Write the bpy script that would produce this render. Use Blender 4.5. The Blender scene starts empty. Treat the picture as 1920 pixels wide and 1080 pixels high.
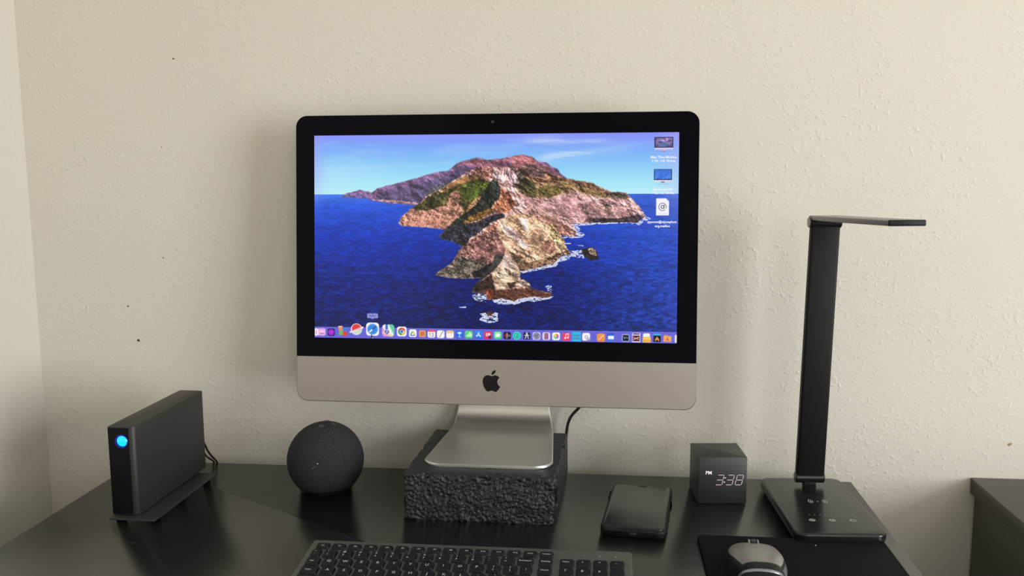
import bpy, bmesh, math, random
import numpy as np
from mathutils import Vector, Matrix, noise
from math import sin, cos, pi, radians

# =====================================================================
# camera, light, exposure        (units: metres; desk top at z = DZ)
# =====================================================================
DZ = 0.74
WR = 2.4          # inner face of the right wall
POW = 88
SC = bpy.context.scene
C = SC.collection
YAW, PITCH, ROLL = .1062, -.133, -.0055
_f = Vector((-sin(YAW)*cos(PITCH), cos(YAW)*cos(PITCH), sin(PITCH)))
_r = Vector((cos(YAW), sin(YAW), 0)); _u = _r.cross(_f)
_r2 = _r*cos(ROLL)+_u*sin(ROLL); _u2 = -_r*sin(ROLL)+_u*cos(ROLL)
cam_d = bpy.data.cameras.new('camera'); cam = bpy.data.objects.new('camera', cam_d); C.objects.link(cam)
cam.matrix_world = Matrix(((_r2.x, _u2.x, -_f.x, 0), (_r2.y, _u2.y, -_f.y, 0), (_r2.z, _u2.z, -_f.z, .4209+DZ), (0, 0, 0, 1)))
cam_d.sensor_width = 36; cam_d.lens = 1693.8/1920*36; cam_d.clip_start = .02
SC.camera = cam
SC.view_settings.view_transform = 'Standard'; SC.view_settings.look = 'None'
SC.view_settings.exposure = 0.0; SC.view_settings.gamma = 1; SC.view_settings.use_curve_mapping = False

w = bpy.data.worlds.new('daylight'); SC.world = w; w.use_nodes = True
w.node_tree.nodes['Background'].inputs[0].default_value = (.85, .93, 1.0, 1)
w.node_tree.nodes['Background'].inputs[1].default_value = 1.5

def area(name, loc, target, sx, sy, power, col):
    d = bpy.data.lights.new(name, 'AREA'); d.shape = 'RECTANGLE'; d.size = sx; d.size_y = sy; d.energy = power; d.color = col
    o = bpy.data.objects.new(name, d); C.objects.link(o); o.location = loc
    o.rotation_euler = (Vector(target)-Vector(loc)).to_track_quat('-Z', 'Y').to_euler(); return o
# daylight entering through the big window of the right wall (window_1)
area('window_daylight', (WR+.08, -.60, 1.20), (0, -.60, 1.20), 1.5, 1.5, POW, (1.0, .985, .965))

# added unseen fill from behind the camera, brightening the chin's right side (added_rear_window)
area('added_rear_fill', (1.40, -2.68, 1.55), (1.40, 0, 1.55), .9, .9, 11, (1.0, .985, .965))

# =====================================================================
# helpers
# =====================================================================
def M_(name, col, rough=.5, metal=0, spec=.5, noise_s=None, noise_a=.15, bump=None, emit=None, coat=0, stretch=(1, 1, 1), rough_var=0):
    m = bpy.data.materials.new(name); m.use_nodes = True; n = m.node_tree.nodes; l = m.node_tree.links
    b = n['Principled BSDF']; b.inputs['Base Color'].default_value = (*col, 1); b.inputs['Roughness'].default_value = rough
    b.inputs['Metallic'].default_value = metal; b.inputs['Specular IOR Level'].default_value = spec; b.inputs['Coat Weight'].default_value = coat
    tc = n.new('ShaderNodeTexCoord'); mp = n.new('ShaderNodeMapping'); mp.inputs['Scale'].default_value = stretch
    l.new(tc.outputs['Object'], mp.inputs['Vector'])
    if noise_s:
        t = n.new('ShaderNodeTexNoise'); t.inputs['Scale'].default_value = noise_s; t.inputs['Detail'].default_value = 4
        l.new(mp.outputs[0], t.inputs['Vector'])
        r = n.new('ShaderNodeValToRGB'); r.color_ramp.elements[0].position = .3; r.color_ramp.elements[1].position = .7
        r.color_ramp.elements[0].color = (*[c*(1-noise_a) for c in col], 1); r.color_ramp.elements[1].color = (*[min(1, c*(1+noise_a)) for c in col], 1)
        l.new(t.outputs['Fac'], r.inputs[0]); l.new(r.outputs[0], b.inputs['Base Color'])
        if rough_var:
            k = n.new('ShaderNodeMapRange'); k.inputs[3].default_value = rough-rough_var; k.inputs[4].default_value = rough+rough_var
            l.new(t.outputs['Fac'], k.inputs[0]); l.new(k.outputs[0], b.inputs['Roughness'])
    if bump:
        s, d, st = bump
        t = n.new('ShaderNodeTexNoise'); t.inputs['Scale'].default_value = s; t.inputs['Detail'].default_value = 3
        l.new(mp.outputs[0], t.inputs['Vector'])
        bp = n.new('ShaderNodeBump'); bp.inputs['Distance'].default_value = d; bp.inputs['Strength'].default_value = st
        l.new(t.outputs['Fac'], bp.inputs['Height']); l.new(bp.outputs[0], b.inputs['Normal'])
    if emit:
        b.inputs['Emission Color'].default_value = (*emit[0], 1); b.inputs['Emission Strength'].default_value = emit[1]
    return m

def mesh_obj(name, verts, faces, mat, parent=None, smooth=35):
    me = bpy.data.meshes.new(name); me.from_pydata([tuple(v) for v in verts], [], faces)
    bm = bmesh.new(); bm.from_mesh(me); bmesh.ops.recalc_face_normals(bm, faces=bm.faces); bm.to_mesh(me); bm.free()
    if smooth:
        me.shade_smooth(); me.set_sharp_from_angle(angle=radians(smooth))
    me.materials.append(mat)
    return link(name, me, parent)
def link(name, me, parent=None):
    o = bpy.data.objects.new(name, me); C.objects.link(o)
    if parent: o.parent = parent
    return o
def rrect(wd, ht, r, n=6, cx=0, cy=0):
    """rounded rectangle, ccw; r may be four radii (br, tr, tl, bl)"""
    rs = r if isinstance(r, (list, tuple)) else [r]*4; P = []
    for k, (sx, sy) in enumerate(((1, -1), (1, 1), (-1, 1), (-1, -1))):
        rr = max(rs[k], 1e-5); a0 = -pi/2+k*pi/2
        for i in range(n+1):
            a = a0+i*pi/2/n; P.append((cx+sx*(wd/2-rr)+rr*cos(a), cy+sy*(ht/2-rr)+rr*sin(a)))
    return P
def offset(P, d):
    n = len(P); out = []
    for i in range(n):
        a = Vector(P[i-1]); b = Vector(P[i]); c = Vector(P[(i+1) % n])
        e1 = (b-a); e2 = (c-b)
        e1 = e1.normalized() if e1.length > 1e-9 else e2.normalized(); e2 = e2.normalized() if e2.length > 1e-9 else e1
        n1 = Vector((e1.y, -e1.x)); n2 = Vector((e2.y, -e2.x)); m = (n1+n2)
        m = m.normalized() if m.length > 1e-6 else n1
        out.append(tuple(b+m*(d/max(.5, m.dot(n1)))))
    return out
def loft(loops, caps=True):
    n = len(loops[0]); V = [v for L in loops for v in L]; F = []
    for k in range(len(loops)-1):
        for i in range(n):
            j = (i+1) % n; F.append((k*n+i, k*n+j, (k+1)*n+j, (k+1)*n+i))
    if caps: F.append(tuple(range(n))[::-1]); F.append(tuple((len(loops)-1)*n+i for i in range(n)))
    return V, F
def slab(P, z0, z1, b=.001, axis='z', segs=2):
    """polygon P extruded from z0 to z1 with softened rims; axis 'y' puts P in x,z and extrudes along y"""
    L = []; b = min(b, abs(z1-z0)/2.01)
    for k in range(segs+1):
        a = pi/2*k/segs; L.append((offset(P, -b*(1-sin(a))), z0+b*(1-cos(a))))
    for k in range(segs, -1, -1):
        a = pi/2*k/segs; L.append((offset(P, -b*(1-sin(a))), z1-b*(1-cos(a))))
    f = (lambda x, y, z: (x, y, z)) if axis == 'z' else (lambda x, y, z: (x, z, y))
    return loft([[f(x, y, z) for x, y in p] for p, z in L])
def box(cx, cy, cz, sx, sy, sz, b=.001, r=None):
    V, F = slab(rrect(sx, sy, r or b, 3), -sz/2, sz/2, b); return [(x+cx, y+cy, z+cz) for x, y, z in V], F
def join(*parts):
    V = []; F = []
    for v, f in parts:
        k = len(V); V += list(v); F += [tuple(i+k for i in q) for q in f]
    return V, F
def tube(pts, r, n=10, steps=8):
    P = [Vector(p) for p in pts]; Q = []
    for i in range(len(P)-1):
        p0 = P[max(i-1, 0)]; p1 = P[i]; p2 = P[i+1]; p3 = P[min(i+2, len(P)-1)]
        for k in range(steps):
            t = k/steps; Q.append(.5*((2*p1)+(p2-p0)*t+(2*p0-5*p1+4*p2-p3)*t*t+(-p0+3*p1-3*p2+p3)*t**3))
    Q.append(P[-1]); L = []; up = Vector((0.13, 1, .21)).normalized()
    for i, q in enumerate(Q):
        d = (Q[min(i+1, len(Q)-1)]-Q[max(i-1, 0)]).normalized(); a = d.cross(up).normalized(); b2 = d.cross(a)
        L.append([tuple(q+a*(r*cos(2*pi*k/n))+b2*(r*sin(2*pi*k/n))) for k in range(n)])
    return loft(L)
def lathe(prof, n=48, cx=0, cy=0):
    L = [[(cx+r*cos(2*pi*k/n), cy+r*sin(2*pi*k/n), z) for k in range(n)] for r, z in prof]; return loft(L)
def cyl(c, axis, r, h, n=20, b=.0003):
    """capped round bar centred on c; axis x, y or z"""
    V, F = slab([(r*cos(2*pi*k/n), r*sin(2*pi*k/n)) for k in range(n)], -h/2, h/2, b, segs=1)
    g = {'z': lambda v: v, 'y': lambda v: (v[0], v[2], v[1]), 'x': lambda v: (v[2], v[0], v[1])}[axis]
    return [tuple(Vector(g(v))+Vector(c)) for v in V], F
def thing(name, label, cat, loc=(0, 0, 0), rz=0, group=None):
    o = bpy.data.objects.new(name, None); C.objects.link(o); o.empty_display_size = .02
    o.location = (loc[0], loc[1], loc[2]+DZ); o.rotation_euler = (0, 0, rz); return tag(o, label, cat, group)
def tag(o, label, cat, group=None):
    o['label'] = label; o['category'] = cat
    if group: o['group'] = group
    return o
def struct(name, vf, mat, parent=None, smooth=None):
    o = mesh_obj(name, vf[0], vf[1], mat, parent, smooth); o['kind'] = 'structure'; return o
_tc = {}
def text_mesh(s, size, bold=0, font_shear=0):
    key = (s, size, bold, font_shear)
    if key not in _tc:
        cu = bpy.data.curves.new('lettering', 'FONT'); cu.body = s; cu.size = size; cu.align_x = 'CENTER'; cu.align_y = 'CENTER'
        cu.offset = bold; cu.shear = font_shear; cu.resolution_u = 2
        o = bpy.data.objects.new('lettering', cu); me = bpy.data.meshes.new_from_object(o)
        bpy.data.objects.remove(o); _tc[key] = me
    return _tc[key]
def letter(name, s, size, mat, parent, loc, rot=(0, 0, 0), bold=0, shear=0):
    me = text_mesh(s, size, bold, shear)
    if not me.materials: me.materials.append(mat)
    o = link(name, me, parent); o.location = loc; o.rotation_euler = rot; return o

# ---- the picture shown on the computer's display (flat picture, painted with numpy) ----
def vnoise(x, y, seed):
    xi = np.floor(x).astype(np.int64); yi = np.floor(y).astype(np.int64)
    fx = x-xi; fy = y-yi
    fx = fx*fx*(3-2*fx); fy = fy*fy*(3-2*fy)
    def h(a, b):
        n = (a*374761393+b*668265263+seed*974711) & 0xFFFFFFFF
        n = ((n ^ (n >> 13))*1274126177) & 0xFFFFFFFF
        n = n ^ (n >> 16)
        return (n & 0xFFFF)/65535.0
    a = h(xi, yi); b = h(xi+1, yi); c = h(xi, yi+1); d = h(xi+1, yi+1)
    return (a*(1-fx)+b*fx)*(1-fy)+(c*(1-fx)+d*fx)*fy
def fbm(x, y, sx, sy, octv=4, seed=1, gain=.55):
    s = 0; a = 1; t = 0
    for k in range(octv):
        s = s+a*vnoise(x/sx*2**k+k*17.3, y/sy*2**k+k*9.1, seed+k); t += a; a *= gain
    return s/t
def ss(a, b, x):
    t = np.clip((x-a)/(b-a), 0, 1); return t*t*(3-2*t)
def inpoly(X, Y, pts):
    c = np.zeros(X.shape, bool); n = len(pts)
    for i in range(n):
        x1, y1 = pts[i]; x2, y2 = pts[(i+1) % n]
        if y1 == y2: continue
        m = ((y1 > Y) != (y2 > Y)) & (X < (x2-x1)*(Y-y1)/(y2-y1)+x1)
        c ^= m
    return c
def Z2(*p): return [(480+.3556*x, 216+.3556*y) for x, y in p]
def Z3(*p): return [(1008+.3556*x, 216+.3556*y) for x, y in p]
def Z4(*p): return [(624+.2222*x, 504+.2222*y) for x, y in p]
def Z5(*p): return [(936+.2667*x, 504+.2667*y) for x, y in p]
def Z6(*p): return [(648+.3112*x, 672+.3112*y) for x, y in p]
def homog(dst):
    A = []; b = []
    for (u, v), (x, y) in zip([(0, 0), (1, 0), (1, 1), (0, 1)], dst):
        A += [[u, v, 1, 0, 0, 0, -u*x, -v*x], [0, 0, 0, u, v, 1, -u*y, -v*y]]; b += [x, y]
    return np.append(np.linalg.solve(np.array(A, float), np.array(b, float)), 1).reshape(3, 3)
PH = homog([(120, 155), (1760, 140), (1747, 1090), (127, 1061)])
def paint_picture(W, H):
    u, v = np.meshgrid((np.arange(W)+.5)/W, (np.arange(H)+.5)/H)
    q = PH @ np.stack([u.ravel(), v.ravel(), np.ones(u.size)])
    X = (q[0]/q[2]).reshape(H, W); Y = (q[1]/q[2]).reshape(H, W)
    img = np.zeros((H, W, 3)); C = lambda *c: np.array(c, float)
    def mix(m, col):
        nonlocal img
        m = np.asarray(m, float)[..., None]; img = img*(1-m)+col*m
    # sky
    t = np.clip((Y-140)/280, 0, 1)[..., None]
    stops = [(0, C(134, 154, 255)), (.25, C(126, 176, 255)), (.55, C(144, 212, 255)), (.8, C(170, 236, 255)), (1, C(192, 246, 255))]
    for (a, ca), (b, cb) in zip(stops, stops[1:]):
        m = (t >= a)*(t <= b); k = np.clip((t-a)/(b-a), 0, 1); img = np.where(m > 0, ca*(1-k)+cb*k, img)
    cl = ss(.5, .72, fbm(X+Y*2.2, Y, 210, 26, 5, 3))
    band = np.exp(-((Y-(262-.14*(X-1120)))/20)**2)*ss(1080, 1200, X)*ss(1700, 1450, X)
    band2 = np.exp(-((Y-178)/17)**2)*ss(1000, 1180, X)*ss(1560, 1330, X)
    mix(np.clip(.75*band*(.45+cl)+.75*band2*(.3+cl), 0, .8), C(196, 224, 255))
    mix(.22*cl*ss(420, 300, Y)*ss(1650, 1300, np.abs(X-300)+600), C(190, 222, 255))
    mix(.35*ss(600, 200, X)*np.exp(-((Y-330)/60)**2), C(196, 236, 255))
    # sea
    sea = Y > 420-.0022*(X-127)
    ts = np.clip((Y-420)/640, 0, 1)
    sc = np.zeros_like(img)
    for (a, ca), (b, cb) in zip([(0, C(66, 124, 236)), (.08, C(38, 88, 222)), (.3, C(18, 54, 180)), (.6, C(8, 32, 128)), (1, C(5, 20, 92))],
                                [(.08, C(38, 88, 222)), (.3, C(18, 54, 180)), (.6, C(8, 32, 128)), (1, C(5, 20, 92)), (1.1, C(5, 20, 92))]):
        m = ((ts >= a) & (ts <= b))[..., None]; k = np.clip((ts-a)/(b-a), 0, 1)[..., None]; sc = np.where(m, ca*(1-k)+cb*k, sc)
    rt = (ss(1150, 1700, X)*(.75-.35*ts))[..., None]; sc = sc*(1-rt)+C(50, 90, 206)*rt
    dk = (.5*np.exp(-((X-900)/330)**2-((Y-900)/190)**2))[..., None]; sc = sc*(1-dk)+C(6, 14, 74)*dk
    yy = 260*np.log1p(np.maximum(Y-400, 1)/160.0)
    wv = fbm(X*.62+Y*.12, yy, 13, 2.6, 4, 11)-.5; wv2 = fbm(X, Y, 160, 30, 3, 15)-.5
    sc = sc*(1+(wv*(.3+.85*ts)+wv2*.22)[..., None])+C(12, 22, 26)*np.clip(wv, 0, 1)[..., None]*(2*ts[..., None])
    img = np.where(sea[..., None], sc, img)
    # shared relief noises; boundaries are roughened by domain warp
    wx = (fbm(X, Y, 14, 14, 3, 21)-.5)*13; wy = (fbm(X, Y, 14, 14, 3, 31)-.5)*9
    XW, YW = X+wx, Y+wy
    rock = fbm(X, Y, 9, 8, 3, 41, .75); rock2 = fbm(X+.6*Y, Y-.2*X, 24, 13, 4, 51, .7)
    streak = fbm(X+.35*Y, Y, 6, 26, 3, 61, .7); diag = fbm(X*.8+Y*.75, Y*.8-X*.6, 36, 5, 3, 71, .7)
    diag2 = fbm(X*.7-Y*.7, Y*.7+X*.7, 36, 5, 3, 75, .7)
    fine = fbm(X, Y, 4.5, 4.5, 2, 81, .8)
    relief = ss(.3, .7, fbm(X+.5*Y, Y-.45*X, 46, 20, 4, 87, .65))
    cliff = .45*rock+.3*streak+.25*fine; diag = .5*diag+.5*rock; diag2 = .45*diag2+.35*rock+.2*fine; streak = .55*streak+.45*rock
    ed = lambda m: m
    def reg(poly, col, amp=.5, tex=None, warp=1, soft=None, alpha=1.0):
        nonlocal img
        m = inpoly(X+wx*warp, Y+wy*warp, poly).astype(float)
        soft = 1.5 if soft is None else soft
        if soft:
            k = max(1, int(soft*W/1640))
            for ax in (0, 1):
                cs = np.cumsum(np.pad(m, [(k+1, k) if a == ax else (0, 0) for a in (0, 1)], mode='edge'), axis=ax)
                m = (np.take(cs, range(2*k+1, cs.shape[ax]), ax)-np.take(cs, range(0, cs.shape[ax]-2*k-1), ax))/(2*k+1)
        tx = rock if tex is None else tex
        lum = (amp*2.3*(tx-.5)+.45*amp*(fine-.5)+.22*(relief-.5)*2)[..., None]
        c = C(*col)*(1+np.clip(lum, -.62, .5))+C(26, 22, 24)*np.clip(lum, 0, .6)
        mix(m*alpha, np.clip(c, 8, 250))
    # far hazy range
    far = [(243, 430), (268, 413), (295, 408), (325, 399), (350, 404), (380, 412), (402, 394), (440, 381)]+Z2((0, 440), (150, 400), (300, 365), (400, 325), (540, 290), (690, 270), (780, 185), (900, 150), (1040, 110), (1160, 140), (1380, 115), (1620, 70)) + \
        Z3((120, 70), (250, 95), (340, 160), (440, 170), (510, 225), (580, 250), (610, 310), (700, 375)) + [(1300, 420), (600, 468), (540, 464), (455, 455), (380, 446), (358, 437)]
    reg(far, (122, 92, 132), .42, diag, .35)
    reg([(380, 446), (440, 405), (560, 380), (700, 340), (820, 300), (760, 350), (600, 466), (455, 452)], (88, 76, 110), .45, diag, .9, 9)
    reg([(600, 460), (640, 395), (760, 345), (680, 410), (620, 450)], (84, 86, 84), .4, diag, .9, 7, .8)
    reg([(370, 443), (480, 445), (590, 459), (585, 468), (455, 458)], (190, 142, 158), .5, rock, .6, 2)
    reg([(245, 431), (300, 413), (370, 420), (358, 437)], (128, 104, 160), .3, diag, .4, 2)
    reg(Z2((780, 185), (1040, 110), (1200, 150), (1620, 75), (1620, 190), (1100, 220), (900, 260)) + [(1100, 262), (1200, 312), (1240, 346), (1120, 322)], (150, 98, 112), .34, diag2, .9, 6)
    reg(Z3((0, 90), (120, 75), (250, 100), (330, 160), (250, 200), (60, 240), (0, 230)), (166, 104, 106), .3, rock2, .7, 3)
    # whole near island
    isl = Z2((50, 940), (90, 860), (200, 760), (320, 690), (400, 600), (560, 520), (700, 430), (900, 300), (1080, 220), (1240, 230), (1500, 235)) + \
        Z3((60, 240), (180, 195), (230, 190), (400, 290), (560, 340), (760, 400), (1000, 425), (1150, 500), (1300, 545), (1440, 555), (1500, 610), (1600, 720), (1660, 800), (1700, 870), (1560, 930), (1300, 930), (1000, 940), (760, 950)) + \
        Z5((1340, 260), (1390, 370), (1300, 400), (1100, 380), (1140, 450), (1180, 590), (1290, 690), (1100, 720), (980, 850), (700, 930), (400, 990)) + \
        Z6((1280, 420), (1400, 460), (1450, 560), (1720, 610), (1740, 650), (1400, 680), (1200, 740), (900, 700), (800, 710), (780, 620), (590, 610), (640, 510), (750, 400), (530, 400), (350, 400), (240, 390), (60, 350), (90, 310), (250, 210), (380, 90)) + \
        Z4((640, 780), (720, 680), (560, 580), (300, 510), (280, 460), (400, 330), (60, 290)) + Z2((400, 985), (100, 970))
    reg(isl, (196, 152, 150), .48, rock, .55)
    # right flank
    reg([(1029, 310), (1090, 286), (1210, 340), (1370, 370), (1430, 405), (1520, 420), (1540, 440), (1400, 430), (1260, 395), (1120, 380), (1010, 370)], (134, 100, 80), .62, diag2, 1.2, 3)
    reg(Z3((180, 200), (260, 190), (420, 300), (420, 350), (260, 340), (170, 270)), (96, 74, 78), .6, rock, 1, 2)
    reg(Z3((600, 400), (900, 470), (1120, 540), (1240, 620), (1000, 600), (800, 520), (640, 470)), (122, 104, 66), .6, diag2, 1.5, 3, .8)
    reg(Z3((1180, 570), (1330, 535), (1460, 570), (1450, 640), (1300, 620)), (78, 70, 66), .55, rock, 1.2, 2)
    reg([(1010, 372), (1080, 360), (1200, 372), (1290, 392), (1240, 420), (1120, 440), (1050, 420)], (140, 112, 84), .7, diag2, 1.5, 4)
    reg(Z3((60, 380), (180, 360), (300, 430), (310, 600), (200, 620), (90, 520)), (72, 66, 44), .55, rock, 1.4, 3)
    reg(Z3((300, 500), (460, 450), (640, 500), (610, 570), (470, 620), (340, 600)), (92, 82, 46), .5, rock, 1.4, 3)
    reg(Z3((0, 240), (130, 300), (140, 380), (40, 470), (0, 480), (-60, 330)), (92, 86, 84), .75, rock, 1.2, 3)
    reg(Z3((0, 530), (160, 600), (420, 640), (760, 560), (1240, 640), (1500, 660), (1640, 800), (1560, 900), (760, 940), (480, 780), (200, 680)), (206, 158, 162), .34, diag2, .8, 5)
    reg(Z3((820, 690), (930, 670), (1080, 800), (1200, 870), (1150, 930), (900, 930), (950, 850)), (128, 100, 104), .75, rock, 1.6, 4, .85)
    reg(Z3((1150, 720), (1220, 690), (1260, 790), (1340, 800), (1220, 840)), (104, 88, 74), .5, rock, 1.2, 3, .85)
    reg(Z3((900, 900), (1100, 870), (1250, 890), (1450, 860), (1600, 820), (1680, 870), (1560, 935), (1300, 935), (1000, 945)), (52, 42, 52), .9, rock, 1.3, 2, .9)
    reg(Z3((-120, 240), (100, 300), (20, 470), (0, 520), (-60, 480), (-30, 400)), (186, 150, 160), .5, streak, 1.2, 3)
    # left flank
    reg([(506, 530), (551, 488), (610, 480), (700, 470), (790, 500), (800, 560), (713, 577), (637, 568), (515, 560)], (186, 130, 116), .6, streak, .5)
    reg([(555, 482), (600, 456), (640, 424), (700, 392), (760, 356), (830, 330), (890, 352), (930, 372), (905, 425), (862, 462), (835, 520), (800, 520), (790, 470), (740, 480), (690, 470), (640, 492), (590, 492)], (84, 76, 42), .65, rock, 1.3, 3)
    reg([(730, 372), (800, 336), (850, 332), (850, 352), (780, 372), (700, 410), (620, 450)], (172, 126, 84), .5, diag, 1.2, 3, .85)
    reg([(780, 385), (840, 362), (925, 372), (900, 420), (850, 452), (790, 440)], (78, 92, 38), .5, rock, 1.4, 4)
    reg([(640, 430), (700, 405), (745, 410), (700, 440), (660, 470), (610, 475)], (58, 60, 34), .6, rock, 1.4, 3)
    reg([(730, 412), (760, 405), (778, 420), (770, 460), (800, 500), (800, 548), (700, 550), (690, 500), (720, 450)], (168, 122, 104), .72, rock, 1.3, 3)
    reg([(860, 296), (925, 300), (965, 330), (960, 365), (915, 350), (860, 340), (820, 335)], (160, 112, 104), .72, rock, 1.2, 3)
    reg([(925, 310), (985, 330), (975, 370), (950, 370), (915, 330)], (222, 184, 190), .4, rock, 1.2, 3)
    # shaded gully
    reg(Z2((1240, 380), (1300, 420), (1340, 480), (1330, 600), (1290, 680), (1200, 760), (1050, 830), (860, 960), (700, 1010), (600, 1050), (900, 790), (1000, 680), (1080, 590), (1180, 470)), (42, 48, 44), .75, diag, 1)
    reg(Z2((860, 940), (920, 870), (1000, 830), (1120, 780), (1240, 740), (1260, 800), (1130, 860), (1080, 900), (940, 930)), (128, 94, 50), .6, rock, 1.2, 2)
    reg(Z2((1100, 590), (1080, 580), (960, 690), (900, 800), (940, 790), (1060, 660)), (172, 128, 92), .5, rock, 1, 1)
    reg(Z4((280, 460), (430, 320), (650, 220), (900, 190), (1050, 165), (1250, 60), (1400, 15), (1580, 20), (1600, 80), (1450, 130), (1300, 200), (1150, 330), (880, 520), (800, 640), (720, 680), (560, 580), (300, 520)), (46, 46, 58), .8, rock, .8)
    # warm ridge and pale spine
    reg(Z2((1360, 480), (1450, 560), (1530, 690), (1450, 800), (1360, 810), (1250, 790), (1250, 700), (1330, 620)), (176, 112, 86), .5, rock, 1, 2)
    reg(Z4((1000, 500), (1250, 300), (1450, 180), (1500, 250), (1400, 360), (1200, 380), (950, 560)), (188, 122, 104), .5, rock, .8, 2)
    reg(Z5((60, 150), (200, 60), (300, 0), (480, 0), (640, 60), (900, 120), (1080, 350), (1150, 460), (1180, 600), (1000, 780), (600, 900), (400, 960), (280, 780), (160, 670), (0, 600), (0, 330)), (212, 170, 142), .6, diag2, .8, 2)
    reg(Z5((600, 30), (900, 60), (1200, 200), (1330, 380), (1100, 370), (1000, 250), (700, 110)), (190, 136, 124), .5, diag2, .8, 3)
    reg(Z5((400, 80), (500, 90), (550, 280), (510, 320), (420, 200)), (232, 208, 214), .2, rock, .8, 2)
    reg(Z5((90, 170), (320, 270), (420, 420), (560, 560), (520, 640), (300, 450), (130, 300)), (222, 188, 186), .5, rock, 1, 2)
    reg(Z5((900, 130), (1080, 350), (1140, 450), (1170, 600), (1000, 540), (900, 360)), (214, 184, 138), .6, streak, 1, 2)
    reg(Z5((850, 450), (960, 460), (1010, 620), (900, 700), (740, 620)), (140, 96, 86), .95, streak, 1.2, 3, .8)
    reg(Z5((220, 640), (420, 700), (560, 840), (900, 740), (1220, 620), (1280, 690), (1100, 730), (980, 850), (700, 930), (400, 980), (300, 790)), (112, 88, 68), 1.0, rock, .8, 1, .92)
    # lower left rubble
    reg(Z4((880, 560), (1150, 400), (1400, 350), (1620, 760), (1560, 840), (1250, 1080), (500, 1080), (640, 780), (720, 680)), (134, 96, 92), .75, rock, .8, 1)
    reg(Z6((60, 350), (90, 310), (250, 210), (400, 80), (560, 120), (800, 190), (860, 230), (760, 390), (530, 400), (350, 400), (240, 392)), (100, 92, 84), 1.0, .5*fine+.5*rock, .6, 1)
    reg(Z6((560, 330), (860, 180), (900, 160), (760, 390), (620, 400)), (28, 26, 34), .7, rock, .8, 1)
    reg(Z6((920, 55), (1070, 50), (1000, 170), (940, 250), (860, 320), (760, 400), (640, 520), (590, 600), (600, 540), (690, 430), (760, 330), (860, 200)), (58, 58, 58), .3, rock, .4, 1)
    reg(Z6((640, 500), (860, 340), (920, 560), (960, 690), (860, 700), (780, 620), (590, 610)), (52, 38, 34), .9, rock, .8, 1)
    reg(Z6((1080, 35), (1180, 130), (1240, 210), (1280, 330), (1270, 430), (1200, 460), (1100, 560), (1040, 590), (930, 545), (880, 400), (870, 335), (960, 240)), (212, 182, 160), .5, rock2, .7)
    reg(Z6((1085, 40), (1170, 130), (1190, 240), (1100, 260), (1010, 220), (1030, 120)), (224, 192, 188), .3, rock, .6, 2)
    reg(Z6((960, 240), (1000, 300), (980, 260)), (70, 50, 44), .2, rock, .4)
    reg(Z6((1090, 470), (1230, 440), (1220, 520), (1120, 560)), (60, 46, 42), .5, rock, .8, 1)
    reg(Z6((1200, 500), (1300, 410), (1390, 460), (1440, 560), (1300, 570)), (176, 148, 132), .6, rock, .8)
    reg(Z6((920, 570), (1440, 540), (1600, 600), (1740, 630), (1730, 665), (1500, 690), (1300, 700), (1180, 740), (900, 710)), (104, 64, 52), .85, diag, .8)
    reg(Z6((790, 550), (860, 560), (910, 680), (820, 710), (790, 640)), (140, 70, 46), .7, streak, .8)
    # islets
    reg(Z5((1405, 618), (1500, 600), (1600, 575), (1680, 620), (1740, 770), (1600, 800), (1500, 740)), (38, 30, 32), .6, rock, .5)
    reg(Z5((1530, 610), (1610, 580), (1680, 630), (1700, 740), (1600, 700)), (160, 136, 110), .9, fine, .8)
    reg(Z6((790, 900), (860, 870), (900, 910), (860, 960), (800, 940)), (120, 70, 56), .8, fine, .8)
    # relief of the island: drainage ridges running down from the summit, lit from the right
    im = inpoly(XW*.5+X*.5, YW*.5+Y*.5, isl); ang = np.arctan2(Y-250, X-985); rad = np.hypot(X-985, (Y-250)*1.2)
    hgt = 1.0*fbm(ang*5+.006*rad, rad/130, 1, 1, 4, 101, .55)*np.clip(rad/200, .08, 1.3)+.55*fbm(X+.4*Y, Y-.5*X, 34, 22, 5, 111, .62)
    hgt = np.abs(hgt-hgt.mean())*-1.0+.5*hgt
    gy_, gx_ = np.gradient(hgt); k = W/860.0
    sh = np.clip((gx_*.9-gy_*.75)*k*17, -.8, .7)
    farm = inpoly(X, Y, far) & ~im
    img = np.where(im[..., None], np.clip(img*(1-.62*np.clip(-sh, 0, 1)+.42*np.clip(sh, 0, 1))[..., None], 0, 250), img)
    img = np.where(farm[..., None], np.clip(img*(1+.28*sh)[..., None], 0, 250), img)
    img = np.where(im[..., None], img*np.array([1.02, 1.0, .97]), img)
    # foam
    fm = fbm(X, Y, 10, 4, 3, 91, .7)
    def foam(poly, k=.46, soft=2):
        nonlocal img
        m = inpoly(X+wx*.8, Y+wy*.6, poly).astype(float)*ss(k-.06, k+.08, fm)
        mix(m*.95, C(226, 232, 252))
    foam(Z5((1280, 190), (1420, 185), (1640, 175), (1640, 195), (1430, 215), (1370, 220), (1430, 270), (1400, 310), (1500, 350), (1480, 400), (1300, 425), (1120, 420), (1120, 405), (1380, 390), (1330, 260)), .4)
    foam(Z3((1000, 935), (1300, 930), (1580, 935), (1700, 860), (1760, 880), (1600, 960), (1440, 940), (1000, 955)), .42)
    foam(Z5((1270, 640), (1440, 620), (1480, 760), (1320, 740), (1180, 720), (1280, 700)), .46)
    foam(Z5((400, 985), (700, 925), (980, 850), (1100, 730), (1290, 700), (1240, 770), (1080, 830), (1000, 900), (700, 965), (430, 1015)), .4)
    foam(Z6((580, 650), (700, 615), (790, 640), (780, 745), (640, 720)), .47)
    foam(Z6((870, 720), (1000, 690), (1180, 735), (1250, 700), (1480, 660), (1600, 690), (1770, 655), (1700, 700), (1480, 740), (1380, 730), (1180, 785), (1000, 780), (900, 750)), .36)
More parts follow.
